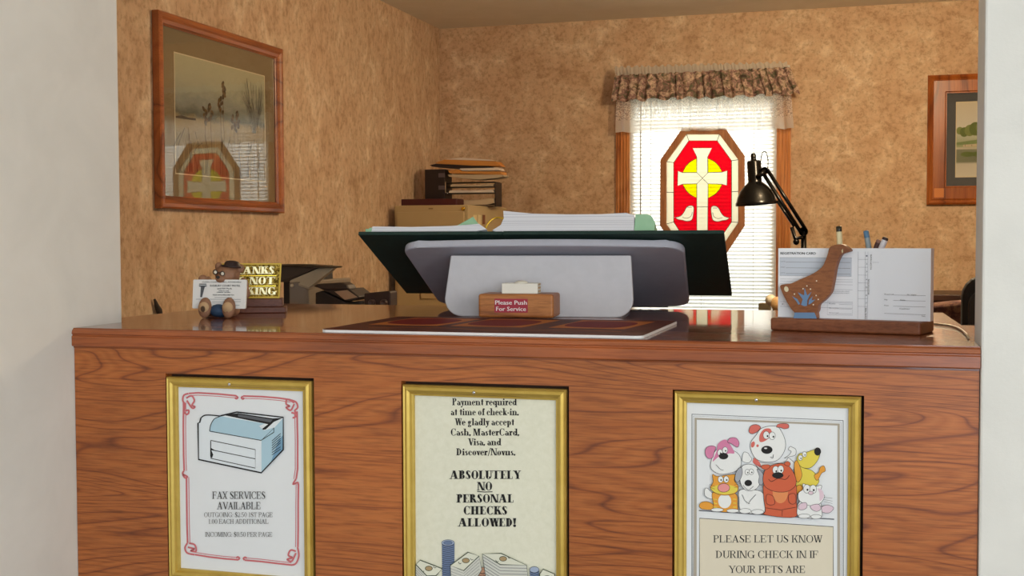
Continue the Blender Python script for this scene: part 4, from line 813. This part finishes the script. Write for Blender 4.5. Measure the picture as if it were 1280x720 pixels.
for y in (218.5, 234): m = MB(); a = at(548, y-2, YT-.003); b = at(556, y+3, YT-.003); m.box((a.x, YT-.003, b.z), (b.x, YT-.0005, a.z)); m.build('label_slot', col(96, 84, 88, .4), tr)
def pile(name, label, cat, pts, dy, mat, y0=0, group='papers in the letter trays'):
    m = MB(); b_ = [at(px, py, YT+y0) for px, py in pts]; n_ = len(b_)
    V = b_+[p+Vector((0, dy, 0)) for p in b_]; m.mesh(V, [tuple(range(n_)), tuple(range(2*n_-1, n_-1, -1))]+[(i, (i+1) % n_, n_+(i+1) % n_, n_+i) for i in range(n_)]); return tag(m.build(name, mat), label, cat, group)
MAN = col(206, 142, 70, .8); OLDP = col(196, 178, 150, .8); WPA = col(224, 212, 200, .8)
pile('envelope', 'orange manila envelope on top of the paper stack, under the white sheet', 'envelope', [(544, 203.5), (556, 199.4), (619, 201.4), (625, 207.4), (590, 207), (545, 204.5)], .11, MAN, .02)
pile('paper', 'pale sheet of paper lying topmost on the cabinet stack', 'paper', [(556, 199.2), (575, 197), (612, 199.5), (619, 201.2)], .11, WPA, .02)
pile('folder', 'black folder between the two orange envelopes in the stack', 'folder', [(537, 206.5), (545, 204.7), (590, 207.2), (610, 207.6), (610, 208.9), (572, 210.5), (540, 208.2)], .11, col(40, 26, 24, .6), .01)
pile('paper', 'thick white paper bundle between the orange envelopes in the stack', 'paper', [(574, 211.3), (576, 210.4), (622, 209.6), (624, 213), (578, 213.4)], .11, WPA, .01)
pile('envelope', 'orange envelope lower in the stack, above the loose papers', 'envelope', [(560, 213), (574, 212.2), (577, 214.2), (626, 214.4), (626, 218.2), (562, 216.5)], .11, MAN, .01)
pile('paper', 'loose grey papers bulging out above the top tray', 'paper', [(560, 218.2), (628, 218.4), (629, 220.5), (622, 222.4), (600, 224.4), (585, 223.5), (561, 220.6)], .11, OLDP, .008)
pile('paper', 'pile of papers lying in the second tray from the top', 'paper', [(563, 233.2), (563.5, 230.5), (600, 231.5), (616, 230), (617.5, 233.2)], .11, OLDP, .008)
pile('paper', 'thin cream papers lying in the middle tray below the pile', 'paper', [(561, 241), (562, 238), (590, 238), (616, 237), (617.5, 240.6)], .11, WPA, -.003)
pile('paper', 'loose cream papers lying on the cabinet in the lowest tray', 'paper', [(577, 256.6), (575, 253), (580, 250.5), (597, 249.8), (616, 247.6), (617, 253.8), (610, 255.6)], .11, OLDP, -.01)
m = MB(); a = at(499, 252, 6.12); b = at(571, 252, 6.12); m.box((a.x, 6.12, cz+.0005), (b.x, 6.24, at(535, 248.6, 6.12).z)); tag(m.build('folder', col(76, 24, 26, .5), bevel=.006), 'thick maroon folder lying flat on the beige filing cabinet', 'folder')

# blind, stained glass, valance
YBL = YB-.012
SLAT = bpy.data.materials.new('blind_slat'); SLAT.use_nodes = True; N = SLAT.node_tree.nodes; L = SLAT.node_tree.links; N.remove(N['Principled BSDF'])
d1 = N.new('ShaderNodeBsdfDiffuse'); d1.inputs[0].default_value = (.88, .88, .84, 1); d2 = N.new('ShaderNodeBsdfTranslucent'); d2.inputs[0].default_value = (.92, .92, .88, 1); mx = N.new('ShaderNodeMixShader'); mx.inputs[0].default_value = .5
L.new(d1.outputs[0], mx.inputs[1]); L.new(d2.outputs[0], mx.inputs[2]); L.new(mx.outputs[0], N['Material Output'].inputs[0])
bld = empty('window_blind', (-.9, YBL, WZ0), 'white horizontal slat blind lowered over the bright back window', 'blind')
m = MB(); z = WZ0+.02; i = 0
while z < WZ1-.05:
    t = math.radians(51); hy, hz = .0125*math.cos(t), .0125*math.sin(t)
    c = [(WX0+.008, YBL+hy+.012, z-hz), (WX0+.008, YBL+.0115, z+.0012), (WX0+.008, YBL-hy+.012, z+hz)]; e = [(WX1-.008, y, zz_) for x, y, zz_ in c]
    m.mesh(c+e, [(0, 3, 4, 1), (1, 4, 5, 2)]); z += .0205
m.build('slats', SLAT, bld)
m = MB(); m.box((WX0+.006, YBL-.004, WZ1-.045), (WX1-.006, YBL+.028, WZ1-.01)); m.build('head_rail', col(236, 236, 230, .5), bld)
for xx in (WX0+.12, -.9, WX1-.12): m = MB(); m.tube([(xx, YBL-.004, WZ0+.02), (xx, YBL-.004, WZ1-.045)], .0012, None, 6); m.build('cord', col(214, 214, 206, .8), bld)
m = MB(); m.tube([(WX0+.065, YBL-.012, 1.2), (WX0+.065, YBL-.012, WZ1-.03)], .004, None, 8); m.build('wand', col(200, 204, 200, .3), bld)
# stained glass panel
YG = YBL-.03
gf2 = Fr((0, YG, 0)); sg = empty('stained_glass_panel', at(879, 310, YG), 'octagonal stained glass panel with cross and doves hung at the window', 'stained glass')
GX, GY, GK = 820, 150, 508/120
def g3(x, y, c=0): p = at(GX+x/GK, GY+y/GK, YG); return (p.x, p.z)
outer = [(140, 44), (368, 44), (470, 190), (470, 560), (372, 708), (126, 708), (22, 558), (24, 212)]
inner = [(162, 76), (336, 76), (436, 210), (436, 542), (344, 678), (148, 678), (56, 550), (57, 220)]
m = MB(); n = 8; O = [g3(*p) for p in outer]; I = [g3(*p) for p in inner]
V = [gf2.p(a, b, c) for c in (.012, -.010) for ring in (O, I) for a, b in ring]
fs = []
for i in range(n):
    j = (i+1) % n; fs += [(i, j, n+j, n+i), (2*n+i, 3*n+i, 3*n+j, 2*n+j), (i, 2*n+i, 2*n+j, j), (n+i, n+j, 3*n+j, 3*n+i)]
m.mesh(V, fs); m.build('frame', wood('panel_frame', srgb(196, 138, 92), srgb(178, 120, 78), srgb(146, 94, 60), axis='z', bands=6), sg, .003)
def glass(name, tint, tr, k=.55): return clear(name, tint, extra=(tr, k))
GRED = glass('red_glass', (.52, .002, .006), (.75, .0, .012)); GYEL = glass('yellow_glass', (.56, .50, .0), (.85, .76, .0)); GOP = glass('opal_glass', (.46, .43, .32), (.86, .80, .60), .8)
red = [(174, 110), (324, 110), (400, 216), (400, 540), (330, 640), (160, 640), (94, 540), (94, 226)]
def pane(name, pts, mat, c, lab=None):
    m = MB(); m.poly([gf2.p(*g3(*p), c) for p in pts]); o = m.build(name, mat, sg); 
    if lab: o['label'] = lab
    return o
cross = [(194, 148), (296, 148), (274, 196), (274, 278), (348, 276), (378, 268), (376, 346), (348, 340), (276, 338), (274, 640), (216, 640), (216, 338), (140, 340), (114, 348), (116, 270), (140, 278), (216, 278), (216, 196)]
circ = [(246+108*math.cos(2*math.pi*k/40), 308+108*math.sin(2*math.pi*k/40)) for k in range(40)]
lead = Art(lambda x, y, z: gf2.p(*g3(x, y), z+.002), step=.0000002); LEAD = col(34, 30, 28, .5)
# the panes are cut to fit one another: border ring, red field, yellow quarters, cross and doves
for i in range(8):
    j = (i+1) % 8; pane('border_pane', [inner[i], inner[j], red[j], red[i]], GOP, 0)
def arcp(a0, a1): return [(246+108*math.cos(math.radians(a)), 308+108*math.sin(math.radians(a))) for a in [a0+(a1-a0)*k/8 for k in range(9)]]
import itertools
def ang(y, x): return math.degrees(math.atan2(y-308, x-246))
q1 = [(276, 278)]+arcp(ang(206, 274), ang(276, 348)); q2 = [(276, 338)]+arcp(ang(340, 348), ang(412, 276)); q3 = [(216, 338)]+arcp(ang(412, 216), ang(340, 140)); q4 = [(216, 278)]+arcp(ang(278, 140)+360 if ang(278, 140) < 0 else ang(278, 140), ang(206, 216)+360)
for q in (q1, q2, q3, q4): pane('yellow_pane', q, GYEL, 0); lead.line(q, 3.2, LEAD, True)
pane('cross', cross, GOP, 0)
DV = [(106, 516), (130, 508), (148, 488), (162, 462), (184, 452), (200, 462), (198, 500), (190, 528), (166, 536), (140, 530), (116, 526)]
dove1 = smooth_pts(DV, True, 3); dove2 = smooth_pts([(492-x, y+2) for x, y in DV], True, 3)
for d_ in (dove1, dove2): pane('dove', d_, GOP, 0)
# red field, split left and right of the cross and around the yellow quarters and doves
def A2(a): return (246+108*math.cos(math.radians(a)), 308+108*math.sin(math.radians(a)))
up_l = arcp(ang(206, 216), ang(278, 140)-360 if ang(278, 140) > 0 else ang(278, 140))
lo_l = arcp(ang(340, 140), ang(412, 216))
up_r = arcp(ang(206, 274), ang(276, 348)); lo_r = arcp(ang(340, 348), ang(412, 276))
def splice(poly_top, dove, right):
    return poly_top
redL1 = [(174, 110), (246, 110), (246, 148), (194, 148), (216, 196)]+up_l+[(116, 270), (114, 310), (94, 310), (94, 226)]
redR1 = [(246, 110), (324, 110), (400, 216), (400, 310), (376, 310), (378, 268), (348, 276)]+up_r[::-1]+[(274, 196), (296, 148), (246, 148)]
dl = dove1; k1 = min(range(len(dl)), key=lambda i: dl[i][0]); loop = (dl[k1:]+dl[:k1+1])[::-1]
redL2 = [(94, 310), (114, 310), (114, 348), (140, 340)]+lo_l+[(216, 640), (160, 640), (94, 540), (94, 516)]+loop+[(94, 515)]
dr = dove2; k2 = max(range(len(dr)), key=lambda i: dr[i][0]); loop2 = dr[k2:]+dr[:k2+1]
redR2 = [(376, 310), (400, 310), (400, 517)]+loop2+[(400, 518), (400, 540), (330, 640), (274, 640)]+lo_r[::-1]+[(348, 340), (376, 346)]
for q in (redL1, redR1, redL2, redR2): pane('red_pane', q, GRED, 0)
lead.line(red, 3.6, LEAD, True); lead.line(cross, 3.2, LEAD, True)
for i in range(8): lead.line([inner[i], red[i]], 3.2, LEAD)
lead.line([(57, 383), (94, 383)], 3.2, LEAD); lead.line([(400, 380), (436, 378)], 3.2, LEAD)
lead.line([(216, 278), (276, 338)], 2.4, LEAD); lead.line([(276, 278), (216, 338)], 2.4, LEAD); lead.line([(216, 460), (276, 460)], 2.4, LEAD)
for d_ in (dove1, dove2): lead.line(d_, 3, LEAD, True)
lead.curve([(140, 514), (164, 520), (186, 508), (192, 486)], 2.2, LEAD); lead.curve([(352, 516), (328, 522), (306, 510), (300, 488)], 2.2, LEAD); lead.line([(168, 462), (190, 462)], 2.4, LEAD); lead.line([(302, 466), (324, 466)], 2.4, LEAD)
lead.mb.build('lead_lines', LEAD, sg)
for px in (848, 908): p = at(px, 163, YG); m = MB(); m.tube([(p.x, YG, p.z), (p.x, YG, WZ1-.05)], .0008, None, 6); m.build('hanging_wire', col(120, 120, 116, .4), sg)
# valance
YV = YB-.098
val = empty('window_valance', (at(880, 100, YV).x, YV, WZ1), 'gathered floral valance with white lace below over the back window', 'curtain')
FLO, N, L, B = newmat('floral_fabric'); mp = mapping(N, L, (1, .5, 1)); n1 = noise(N, L, mp.outputs[0], 26, 4, .6, .6); n2 = noise(N, L, mp.outputs[0], 60, 3, .6, .4)
ra = ramp(N, [(.30, srgb(70, 58, 56)), (.40, srgb(112, 112, 88)), (.48, srgb(150, 116, 112)), (.56, srgb(214, 192, 172)), (.63, srgb(150, 134, 112)), (.74, srgb(92, 100, 84))]); L.new(n1.outputs[0], ra.inputs[0])
rb = ramp(N, [(.35, (.55, .5, .48, 1)), (.6, (1.1, 1.05, 1, 1))]); L.new(n2.outputs[0], rb.inputs[0]); L.new(mixc(N, L, 1.0, ra.outputs[0], rb.outputs[0], 'MULTIPLY'), B.inputs['Base Color']); B.inputs['Roughness'].default_value = .9
LACE = bpy.data.materials.new('lace'); LACE.use_nodes = True; N = LACE.node_tree.nodes; L = LACE.node_tree.links; N.remove(N['Principled BSDF'])
d1 = N.new('ShaderNodeBsdfDiffuse'); d1.inputs[0].default_value = (.80, .76, .70, 1); d2 = N.new('ShaderNodeBsdfTranslucent'); d2.inputs[0].default_value = (.8, .78, .72, 1); d3 = N.new('ShaderNodeBsdfTransparent')
m1 = N.new('ShaderNodeMixShader'); m1.inputs[0].default_value = .5; m2 = N.new('ShaderNodeMixShader'); L.new(d1.outputs[0], m1.inputs[1]); L.new(d2.outputs[0], m1.inputs[2]); L.new(m1.outputs[0], m2.inputs[1]); L.new(d3.outputs[0], m2.inputs[2])
mp = mapping(N, L, (1, 1, 1)); vz = N.new('ShaderNodeTexVoronoi'); vz.inputs['Scale'].default_value = 150; L.new(mp.outputs[0], vz.inputs['Vector']); rr_ = ramp(N, [(.35, (.10,)*3+(1,)), (.7, (.60,)*3+(1,))]); L.new(vz.outputs['Distance'], rr_.inputs[0]); L.new(rr_.outputs[0], m2.inputs[0]); L.new(m2.outputs[0], N['Material Output'].inputs[0])
LACEW = LACE.copy(); LACEW.name = 'gathered_lace'; [setattr(e, 'color', (.25, .25, .25, 1)) for e in [x for x in LACEW.node_tree.nodes if x.type == 'VALTORGB'][0].color_ramp.elements]
def ruffle(name, mat, rows, n=260, amp=.014, freq=34, seed=1, ends=True, yo=0):
    """rows: (photo x left, x right, y left, y right, amplitude factor, wave of the hem)"""
    rnd = random.Random(seed); ph = [rnd.uniform(-1, 1) for _ in range(400)]; m = MB(); V = []
    for (xa, xb, ya, yb, af, hem) in rows:
        for i in range(n+1):
            u = i/n; w = u*freq; k = int(w); f = w-k; jit = ph[k]*(1-f)+ph[k+1]*f
            s_ = math.sin(2*math.pi*(w+jit*.35)); a = at(xa+(xb-xa)*u, ya+(yb-ya)*u, YV)
            e = 1 if not ends else 1
            V.append((a.x + s_*.004*af, YV + yo + s_*amp*af*(.6+.4*jit), a.z + hem*(math.sin(2*math.pi*(w*.55+.2*jit)))))
    fs = [(r*(n+1)+i, r*(n+1)+i+1, (r+1)*(n+1)+i+1, (r+1)*(n+1)+i) for r in range(len(rows)-1) for i in range(n)]
    m.mesh(V, fs, None, True); return m.build(name, mat, val)
ruffle('floral_ruffle', FLO, [(770, 986, 94, 84, .35, .0), (769, 989, 98, 88, .6, .0), (768, 993, 110, 101, .9, .0), (766, 998, 120, 111, 1.05, .006), (766, 999, 126.5, 117.5, 1.1, .008)], seed=3, freq=19, amp=.018, yo=-.012)
ruffle('lace_header', LACEW, [(769, 984, 84, 78, .5, .006), (769, 985, 90, 82, .3, 0), (770, 986, 95, 85, .3, 0)], seed=5, freq=48, amp=.010, yo=-.012)
ruffle('lace_skirt', LACE, [(770, 986, 96, 87, .4, 0), (770, 988, 125, 118, .7, 0), (769, 990, 150, 146, .8, .0)], seed=8, freq=13, amp=.016, yo=.024)
ruffle('lace_hem', LACEW, [(769, 990, 150, 146, .8, .0), (769, 991, 165, 160, .85, .003)], seed=8, freq=13, amp=.016, yo=.024)
m = MB(); m.tube([(at(769, 92, YV).x, YV+.02, at(769, 91, YV).z), (at(987, 84, YV).x, YV+.02, at(769, 91, YV).z)], .006, None, 10); m.box((at(770, 92, YV).x, YV+.02, at(769, 93, YV).z), (at(770, 92, YV).x+.01, YB-.0005, at(769, 90, YV).z)); m.box((at(986, 92, YV).x-.01, YV+.02, at(769, 93, YV).z), (at(986, 92, YV).x, YB-.0005, at(769, 90, YV).z)); m.build('rod', WHITE, val)

# desk lamp
YLm = 5.55
def Lp(px, py, dy=0): return at(px, py, YLm+dy)
lamp = empty('desk_lamp', (Lp(1006, 300).x, YLm, .76), 'black swing arm desk lamp in front of the window', 'lamp'); LBK = col(10, 9, 9, .22, 0, .3)
sc = YLm/F*1.02; c0_ = Lp(945.5, 256); ax = (Lp(942, 200)-c0_).normalized()
prof = [(24.8, 0), (24.6, 3.2), (23.8, 4.2), (22, 10), (18.5, 17), (13.5, 23), (9, 26.5), (8.2, 28), (8.2, 51), (7.4, 53), (3.4, 53.5), (3.2, 56), (3.2, 60.5), (2.2, 62), (0, 62)]
m = MB(); m.lathe(c0_, [(r*sc, h*sc) for r, h in prof], ax, seg=40); m.lathe(c0_, [(24.2*sc, .0), (21*sc, 9.5*sc), (12*sc, 22*sc), (0, 25*sc)], ax, seg=40); m.build('shade', LBK, lamp)
m = MB(); m.ball(c0_+ax*10*sc, 7*sc); m.build('bulb', col(236, 232, 220, .3), lamp)
j1 = Lp(956, 213.5); j2 = Lp(1004.5, 289.5); bs = Vector((Lp(1006, 310).x, YLm, .785))
m = MB(); m.tube([Lp(947, 221, -.03), Lp(952, 217.5, -.03), j1+Vector((0, -.02, 0))], .011); m.lathe(j1, [(.016, -.022), (.016, .022), (0, .022)], (0, 1, 0), seg=16); m.build('joint', LBK, lamp)
for dy, o in ((-.012, -1.6), (.012, 1.6)): m = MB(); m.tube([j1+Vector((o*.006, dy, o*.004)), j2+Vector((o*.006, dy, o*.004))], .0085, None, 8); m.build('upper_arm', LBK, lamp)
m = MB(); a = j1.lerp(j2, .45); m.tube([a+Vector((-.02, -.02, -.012)), j1.lerp(j2, .9)+Vector((-.022, -.02, -.004))], .007, None, 8); m.build('spring', LBK, lamp)
m = MB(); m.lathe(j2, [(.02, -.025), (.02, .025), (0, .025)], (0, 1, 0), seg=16); m.tube([j2+Vector((-.05, -.02, .02)), j2+Vector((-.035, -.02, -.03)), j2+Vector((.0, -.02, -.025))], .009); m.ball(j2+Vector((-.03, -.03, -.045)), .014); m.build('elbow', LBK, lamp)
m = MB(); m.tube([j2, bs], .0125, None, 10); m.build('lower_arm', LBK, lamp)
m = MB(); m.lathe((bs.x, bs.y, .7605), [(0, 0), (.10, 0), (.10, .012), (.03, .03), (.02, .05), (0, .05)]); m.build('base', LBK, lamp)
m = MB(); m.tube([Lp(955.5+4.6*math.cos(t), 203.5+14.5*math.sin(t)) for t in [2*math.pi*k/24 for k in range(24)]], .0022, None, 6, True); m.build('wire_loop', LBK, lamp)
# small things on the office desk
ds = .7605
def desk_at(px, Y): return at(px, 380, Y).x
m = MB(); a = desk_at(948, 5.3); b = desk_at(962, 5.3); m.box((a, 5.3, ds), (b, 5.38, at(955, 379.5, 5.3).z)); tag(m.build('box', col(96, 86, 62, .6), bevel=.002), 'small dark box on the desk below the window', 'box')
fig = empty('table_ornament', (desk_at(968, 5.25), 5.25, ds), 'brass stand topped by a cream globe, left of the registration cards', 'ornament')
xx = desk_at(968, 5.25); m = MB(); zt = at(968, 383, 5.25).z; m.lathe((xx, 5.25, ds), [(0, 0), (.03, 0), (.03, .008), (.008, .02), (.007, zt-ds), (.014, zt-ds+.004), (0, zt-ds+.004)]); m.build('stand', BRASS, fig)
gz = at(962, 375, 5.25).z; m = MB(); m.ball((desk_at(962, 5.25)+.005, 5.25, gz), .024); m.tube([(xx, 5.25, zt), (desk_at(963, 5.25), 5.25, gz-.018)], .006); m.build('globe', col(232, 224, 200, .4), fig)
m = MB(); m.lathe((desk_at(972.5, 5.1), 5.1, at(972, 380, 5.1).z), [(0, -.006), (.028, -.006), (.030, 0), (.028, .006), (0, .006)], (.3, -1, .1), seg=24); m.tube([(desk_at(972.5, 5.1), 5.106, at(972, 380, 5.1).z), (desk_at(972.5, 5.1), 5.15, ds)], .004); m.box((desk_at(972.5, 5.1)-.02, 5.13, ds), (desk_at(972.5, 5.1)+.02, 5.17, ds+.01)); tag(m.build('clock', col(196, 160, 110, .5)), 'round tan disc on a stand just left of the registration cards', 'clock')

# pictures
def picture(name, label, fr, w, h, prof, fmat, matw, matmat, artmat, group=None):
    root = empty(name, fr.p(w/2, 0, 0), label, 'picture', group); m = MB(); m.frame(fr, w, h, prof, fmat); m.build('frame', fmat, root)
    bw = prof[-1][0]
    m = MB(); m.fbox(fr, bw-.004, w-bw+.004, bw-.004, h-bw+.004, .002, .006); m.build('mat_board', matmat, root)
    a = bw+matw; m = MB(); m.frame(Fr(fr.p(a-.004, a-.004, .006), fr.u, fr.v), w-2*a+.008, h-2*a+.008, [(0, 0), (0, .0012), (.004, .0012), (.004, 0)]); m.build('bevel', col(226, 210, 176, .7), root)
    m = MB(); m.fbox(fr, a, w-a, a, h-a, .006, .0066); pt = m.build('painting', artmat, root)
    m = MB(); m.fbox(fr, bw-.003, w-bw+.003, bw-.003, h-bw+.003, .0085, .0100); m.build('glazing', GLASS, root)
    return root, pt, (a, a, w-2*a, h-2*a)
PX = XL+.002; p0y, p1y = 3.772, 4.708; pz0, pz1 = 1.2+.1115, 1.2+.801
fr = Fr((PX, p0y, pz0), (0, 1, 0), (0, 0, 1)); fr = Fr((PX, p1y, pz0), (0, -1, 0), (0, 0, 1)) if fr.n.x < 0 else fr
pw, ph_ = p1y-p0y, pz1-pz0
PNT, N, L, B = newmat('marsh_painting'); tc = N.new('ShaderNodeTexCoord'); sp = N.new('ShaderNodeSeparateXYZ'); L.new(tc.outputs['Generated'], sp.inputs[0])
ra = ramp(N, [(0, srgb(120, 100, 66)), (.30, srgb(150, 128, 86)), (.47, srgb(168, 146, 104)), (.52, srgb(108, 106, 92)), (.62, srgb(150, 152, 140)), (.78, srgb(178, 174, 148)), (1, srgb(190, 184, 150))])
mp = mapping(N, L, (1, 1, 3)); n1 = noise(N, L, mp.outputs[0], 6, 4); ad = N.new('ShaderNodeMath'); ad.operation = 'MULTIPLY_ADD'; ad.inputs[1].default_value = .22; L.new(n1.outputs[0], ad.inputs[0]); sb = N.new('ShaderNodeMath'); sb.operation = 'SUBTRACT'; sb.inputs[1].default_value = .11; L.new(sp.outputs[2], sb.inputs[0]); L.new(sb.outputs[0], ad.inputs[2]); L.new(ad.outputs[0], ra.inputs[0]); L.new(ra.outputs[0], B.inputs['Base Color']); B.inputs['Roughness'].default_value = .9
pr, pt, (ax_, ay_, aw, ah) = picture('framed_picture', 'large brown framed marsh painting on the left wall reflecting the window', fr, pw, ph_, [(0, 0), (0, .026), (.006, .030), (.018, .030), (.026, .024), (.038, .020), (.042, .014), (.045, .012), (.045, 0)], FRAMEWOOD, .085, col(142, 122, 90, .9), PNT)
A = Art(lambda x, y, z: fr.p(ax_+x*aw, ay_+y*ah, .0066+z), base=.0001, step=.00002); RE = col(112, 86, 52, .9); RD = col(84, 66, 44, .9); BR = col(112, 106, 92, .9)
rnd = random.Random(4)
for x, y0, y1 in ((.36, .2, .62), (.30, .1, .58), (.50, .2, .84), (.47, .1, .70), (.66, .2, .60), (.62, .1, .56)):
    A.curve([(x+.02, y0-.1), (x+.005, (y0+y1)/2), (x, y1)], .006, RE)
    for k in range(7): yy = y1-.02*k; A.ell(x+rnd.uniform(-.02, .025), yy, .014, .026, RE if k % 2 else RD, 0, rnd.uniform(-.6, .6), n=8)
for k in range(26): xb = .86+rnd.uniform(-.02, .02); xt = .86+rnd.uniform(-.15, .13); A.curve([(xb, .44), ((xb+xt)/2+.01, .62), (xt, .72+rnd.uniform(0, .22))], .0035, BR)
for k in range(40): x = rnd.uniform(0, 1); A.curve([(x, .02), (x+rnd.uniform(-.03, .03), .2), (x+rnd.uniform(-.06, .06), .28+rnd.uniform(0, .12))], .004, rnd.choice((RE, RD, col(176, 150, 104, .9))))
A.fill([(.0, .475), (.06, .49), (.12, .48), (.2, .485), (.2, .465), (0, .46)], RD); A.mb.build('reeds', RE, pt)
# right picture on the back wall
b0 = at(1158, 256, YB-.002); bz = at(1158, 95, YB-.002)
fr2 = Fr((b0.x, YB-.002, b0.z), (1, 0, 0), (0, 0, 1)); pw2, ph2 = .82, bz.z-b0.z
LND, N, L, B = newmat('lake_painting'); tc = N.new('ShaderNodeTexCoord'); sp = N.new('ShaderNodeSeparateXYZ'); L.new(tc.outputs['Generated'], sp.inputs[0])
ra = ramp(N, [(0, srgb(214, 206, 190)), (.17, srgb(204, 196, 180)), (.20, srgb(112, 116, 84)), (.36, srgb(122, 124, 92)), (.38, srgb(206, 196, 176)), (.41, srgb(150, 160, 110)), (.60, srgb(196, 196, 180)), (.64, srgb(214, 208, 196)), (1, srgb(208, 196, 172))]); L.new(sp.outputs[2], ra.inputs[0]); L.new(ra.outputs[0], B.inputs['Base Color'])
pr2, pt2, (ax2, ay2, aw2, ah2) = picture('framed_picture', 'wide framed landscape with grey mat on the back wall, cut off by the white wall', fr2, pw2, ph2, [(0, 0), (0, .020), (.010, .026), (.022, .020), (.030, .024), (.085, .024), (.090, .018), (.095, .018), (.095, 0)], PICWOOD, .048, col(86, 88, 92, .9), LND)
m = MB()
for dx, dz in ((.036, .036),): m.fbox(fr2, dx, dx+.048, dz, dz+.048, .0245, .0265)
m.build('corner_block', col(200, 124, 60, .3), pr2, .001)
A = Art(lambda x, y, z: fr2.p(ax2+x*aw2, ay2+y*ah2, .0066+z), base=.0001, step=.00002); TG = col(104, 120, 58, .9); TG2 = col(132, 144, 80, .9)
for k, (x, y, r) in enumerate(((.03, .62, .04), (.07, .60, .05), (.12, .62, .06), (.17, .64, .07), (.23, .66, .07), (.30, .63, .06), (.40, .64, .07), (.5, .62, .06), (.62, .64, .07), (.75, .63, .06), (.88, .64, .07))): A.ell(x, y, r*.8, r*1.3, TG if k % 2 else TG2, 0)
A.fill([(0, .46), (.4, .53), (1, .53), (1, .44), (0, .43)], col(126, 146, 92, .9)); A.fill([(.06, .43), (.45, .46), (1, .46), (1, .405), (.06, .40)], col(206, 190, 160, .9))
for k in range(14): A.line([(.08+k*.06, .405), (.08+k*.06, .43)], .004, col(120, 100, 80, .9))
for k, x in enumerate((.1, .2, .3, .5, .7)): A.ell(x, .30, .06, .035, TG, 0)
A.mb.build('landscape', TG, pt2)

# right rear: sideboard, armchair, office chair
sb_ = empty('sideboard', (.8, 6.45, 0), 'dark wooden sideboard against the back wall under the landscape picture', 'sideboard'); sz = at(1190, 368.5, 6.2).z
m = MB(); m.box((.02, 6.2, sz-.03), (1.5, YB-.02, sz)); m.build('top', DARKWOOD, sb_, .003); m = MB(); m.box((.05, 6.22, .0), (1.47, YB-.03, sz-.03)); m.build('body', DARKWOOD, sb_, .002)
for i in range(3): x = .06+i*.47; m = MB(); m.box((x, 6.204, .1), (x+.46, 6.2195, sz-.05)); d = m.build('door', DARKWOOD, sb_, .002); m = MB(); m.ball((x+.42, 6.195, sz-.25), .012); m.build('knob', BRASS, d)
def cushion(a, b, r=.05): m = MB(); m.box(a, b); return m
TAP = mottled('tapestry', [(.3, srgb(48, 30, 36)), (.45, srgb(84, 52, 50)), (.55, srgb(116, 84, 68)), (.7, srgb(58, 50, 54))], 30, 5, rough=.95)
arm = empty('armchair', (.42, 4.3, 0), 'dark floral upholstered armchair behind the right end of the counter', 'armchair')
az = at(1190, 374.5, 4.4).z; ax0 = at(1172, 380, 4.4).x-.1
m = MB(); q = [(0, .3), (.72, .3), (.72, az-.05)]+[(.36+.36*math.cos(math.radians(a)), az-.05+.05*math.sin(math.radians(a))) for a in range(10, 180, 10)]+[(0, az-.05)]
m.prism(Fr((ax0, 4.4, 0)), q, -.14, 0); m.build('backrest', TAP, arm, .03, 4)
m = MB(); m.box((ax0+.1, 3.75, .3), (ax0+.62, 4.39, .46)); m.build('seat', TAP, arm, .04, 4)
for x in (ax0, ax0+.61): m = MB(); m.box((x, 3.75, .2), (x+.11, 4.40, .64)); m.build('armrest', TAP, arm, .04, 4)
m = MB(); m.box((ax0+.02, 3.8, .12), (ax0+.7, 4.5, .3)); m.build('seat_base', TAP, arm, .01)
for x in (ax0+.04, ax0+.62):
    for y in (3.84, 4.42): m = MB(); m.lathe((x+.03, y, 0), [(.018, 0), (.028, .12)]); m.build('leg', DARKWOOD, arm)
oc = empty('office_chair', (.42, 3.0, 0), 'black office chair behind the right end of the counter', 'chair')
ox = at(1203, 380, 3.0).x; oz = at(1215, 344.5, 3.0).z; FAB = col(30, 29, 31, .7)
m = MB(); m.prism(Fr((ox, 3.0, 0)), rrect(0, .46, .62, oz, .05), -.06, 0); m.build('backrest', FAB, oc, .012, 3)
m = MB(); m.prism(Fr((ox, 3.0, 0)), rrect(.012, .448, .70, oz-.035, .03), 0, .012); m.build('back_shell', col(42, 38, 38, .4), oc, .004)
m = MB(); m.prism(Fr((ox, 3.05, .44), (1, 0, 0), (0, 1, 0)), rrect(0, .46, .0, .46, .06), 0, .08); m.build('seat', FAB, oc, .02, 3)
m = MB(); m.box((ox+.2, 3.0, .40), (ox+.26, 3.04, .7)); m.box((ox+.2, 3.0, .40), (ox+.26, 3.28, .44)); m.build('back_bracket', BLACK, oc)
m = MB(); m.tube([(ox+.23, 3.28, .08), (ox+.23, 3.28, .44)], .025); m.build('gas_column', BLACK, oc)
for k in range(5):
    a = 2*math.pi*k/5+.3; e = Vector((ox+.23+.27*math.cos(a), 3.28+.27*math.sin(a), .06)); m = MB(); m.tube([(ox+.23, 3.28, .10), e], [.025, .016]); lg = m.build('leg', BLACK, oc)
    m = MB(); m.lathe((e.x, e.y, .026), [(0, -.016), (.026, -.014), (.026, .014), (0, .016)], (math.cos(a+1), math.sin(a+1), 0), seg=16); m.tube([e, (e.x, e.y, .026)], .007); m.build('caster', BLACK, lg)
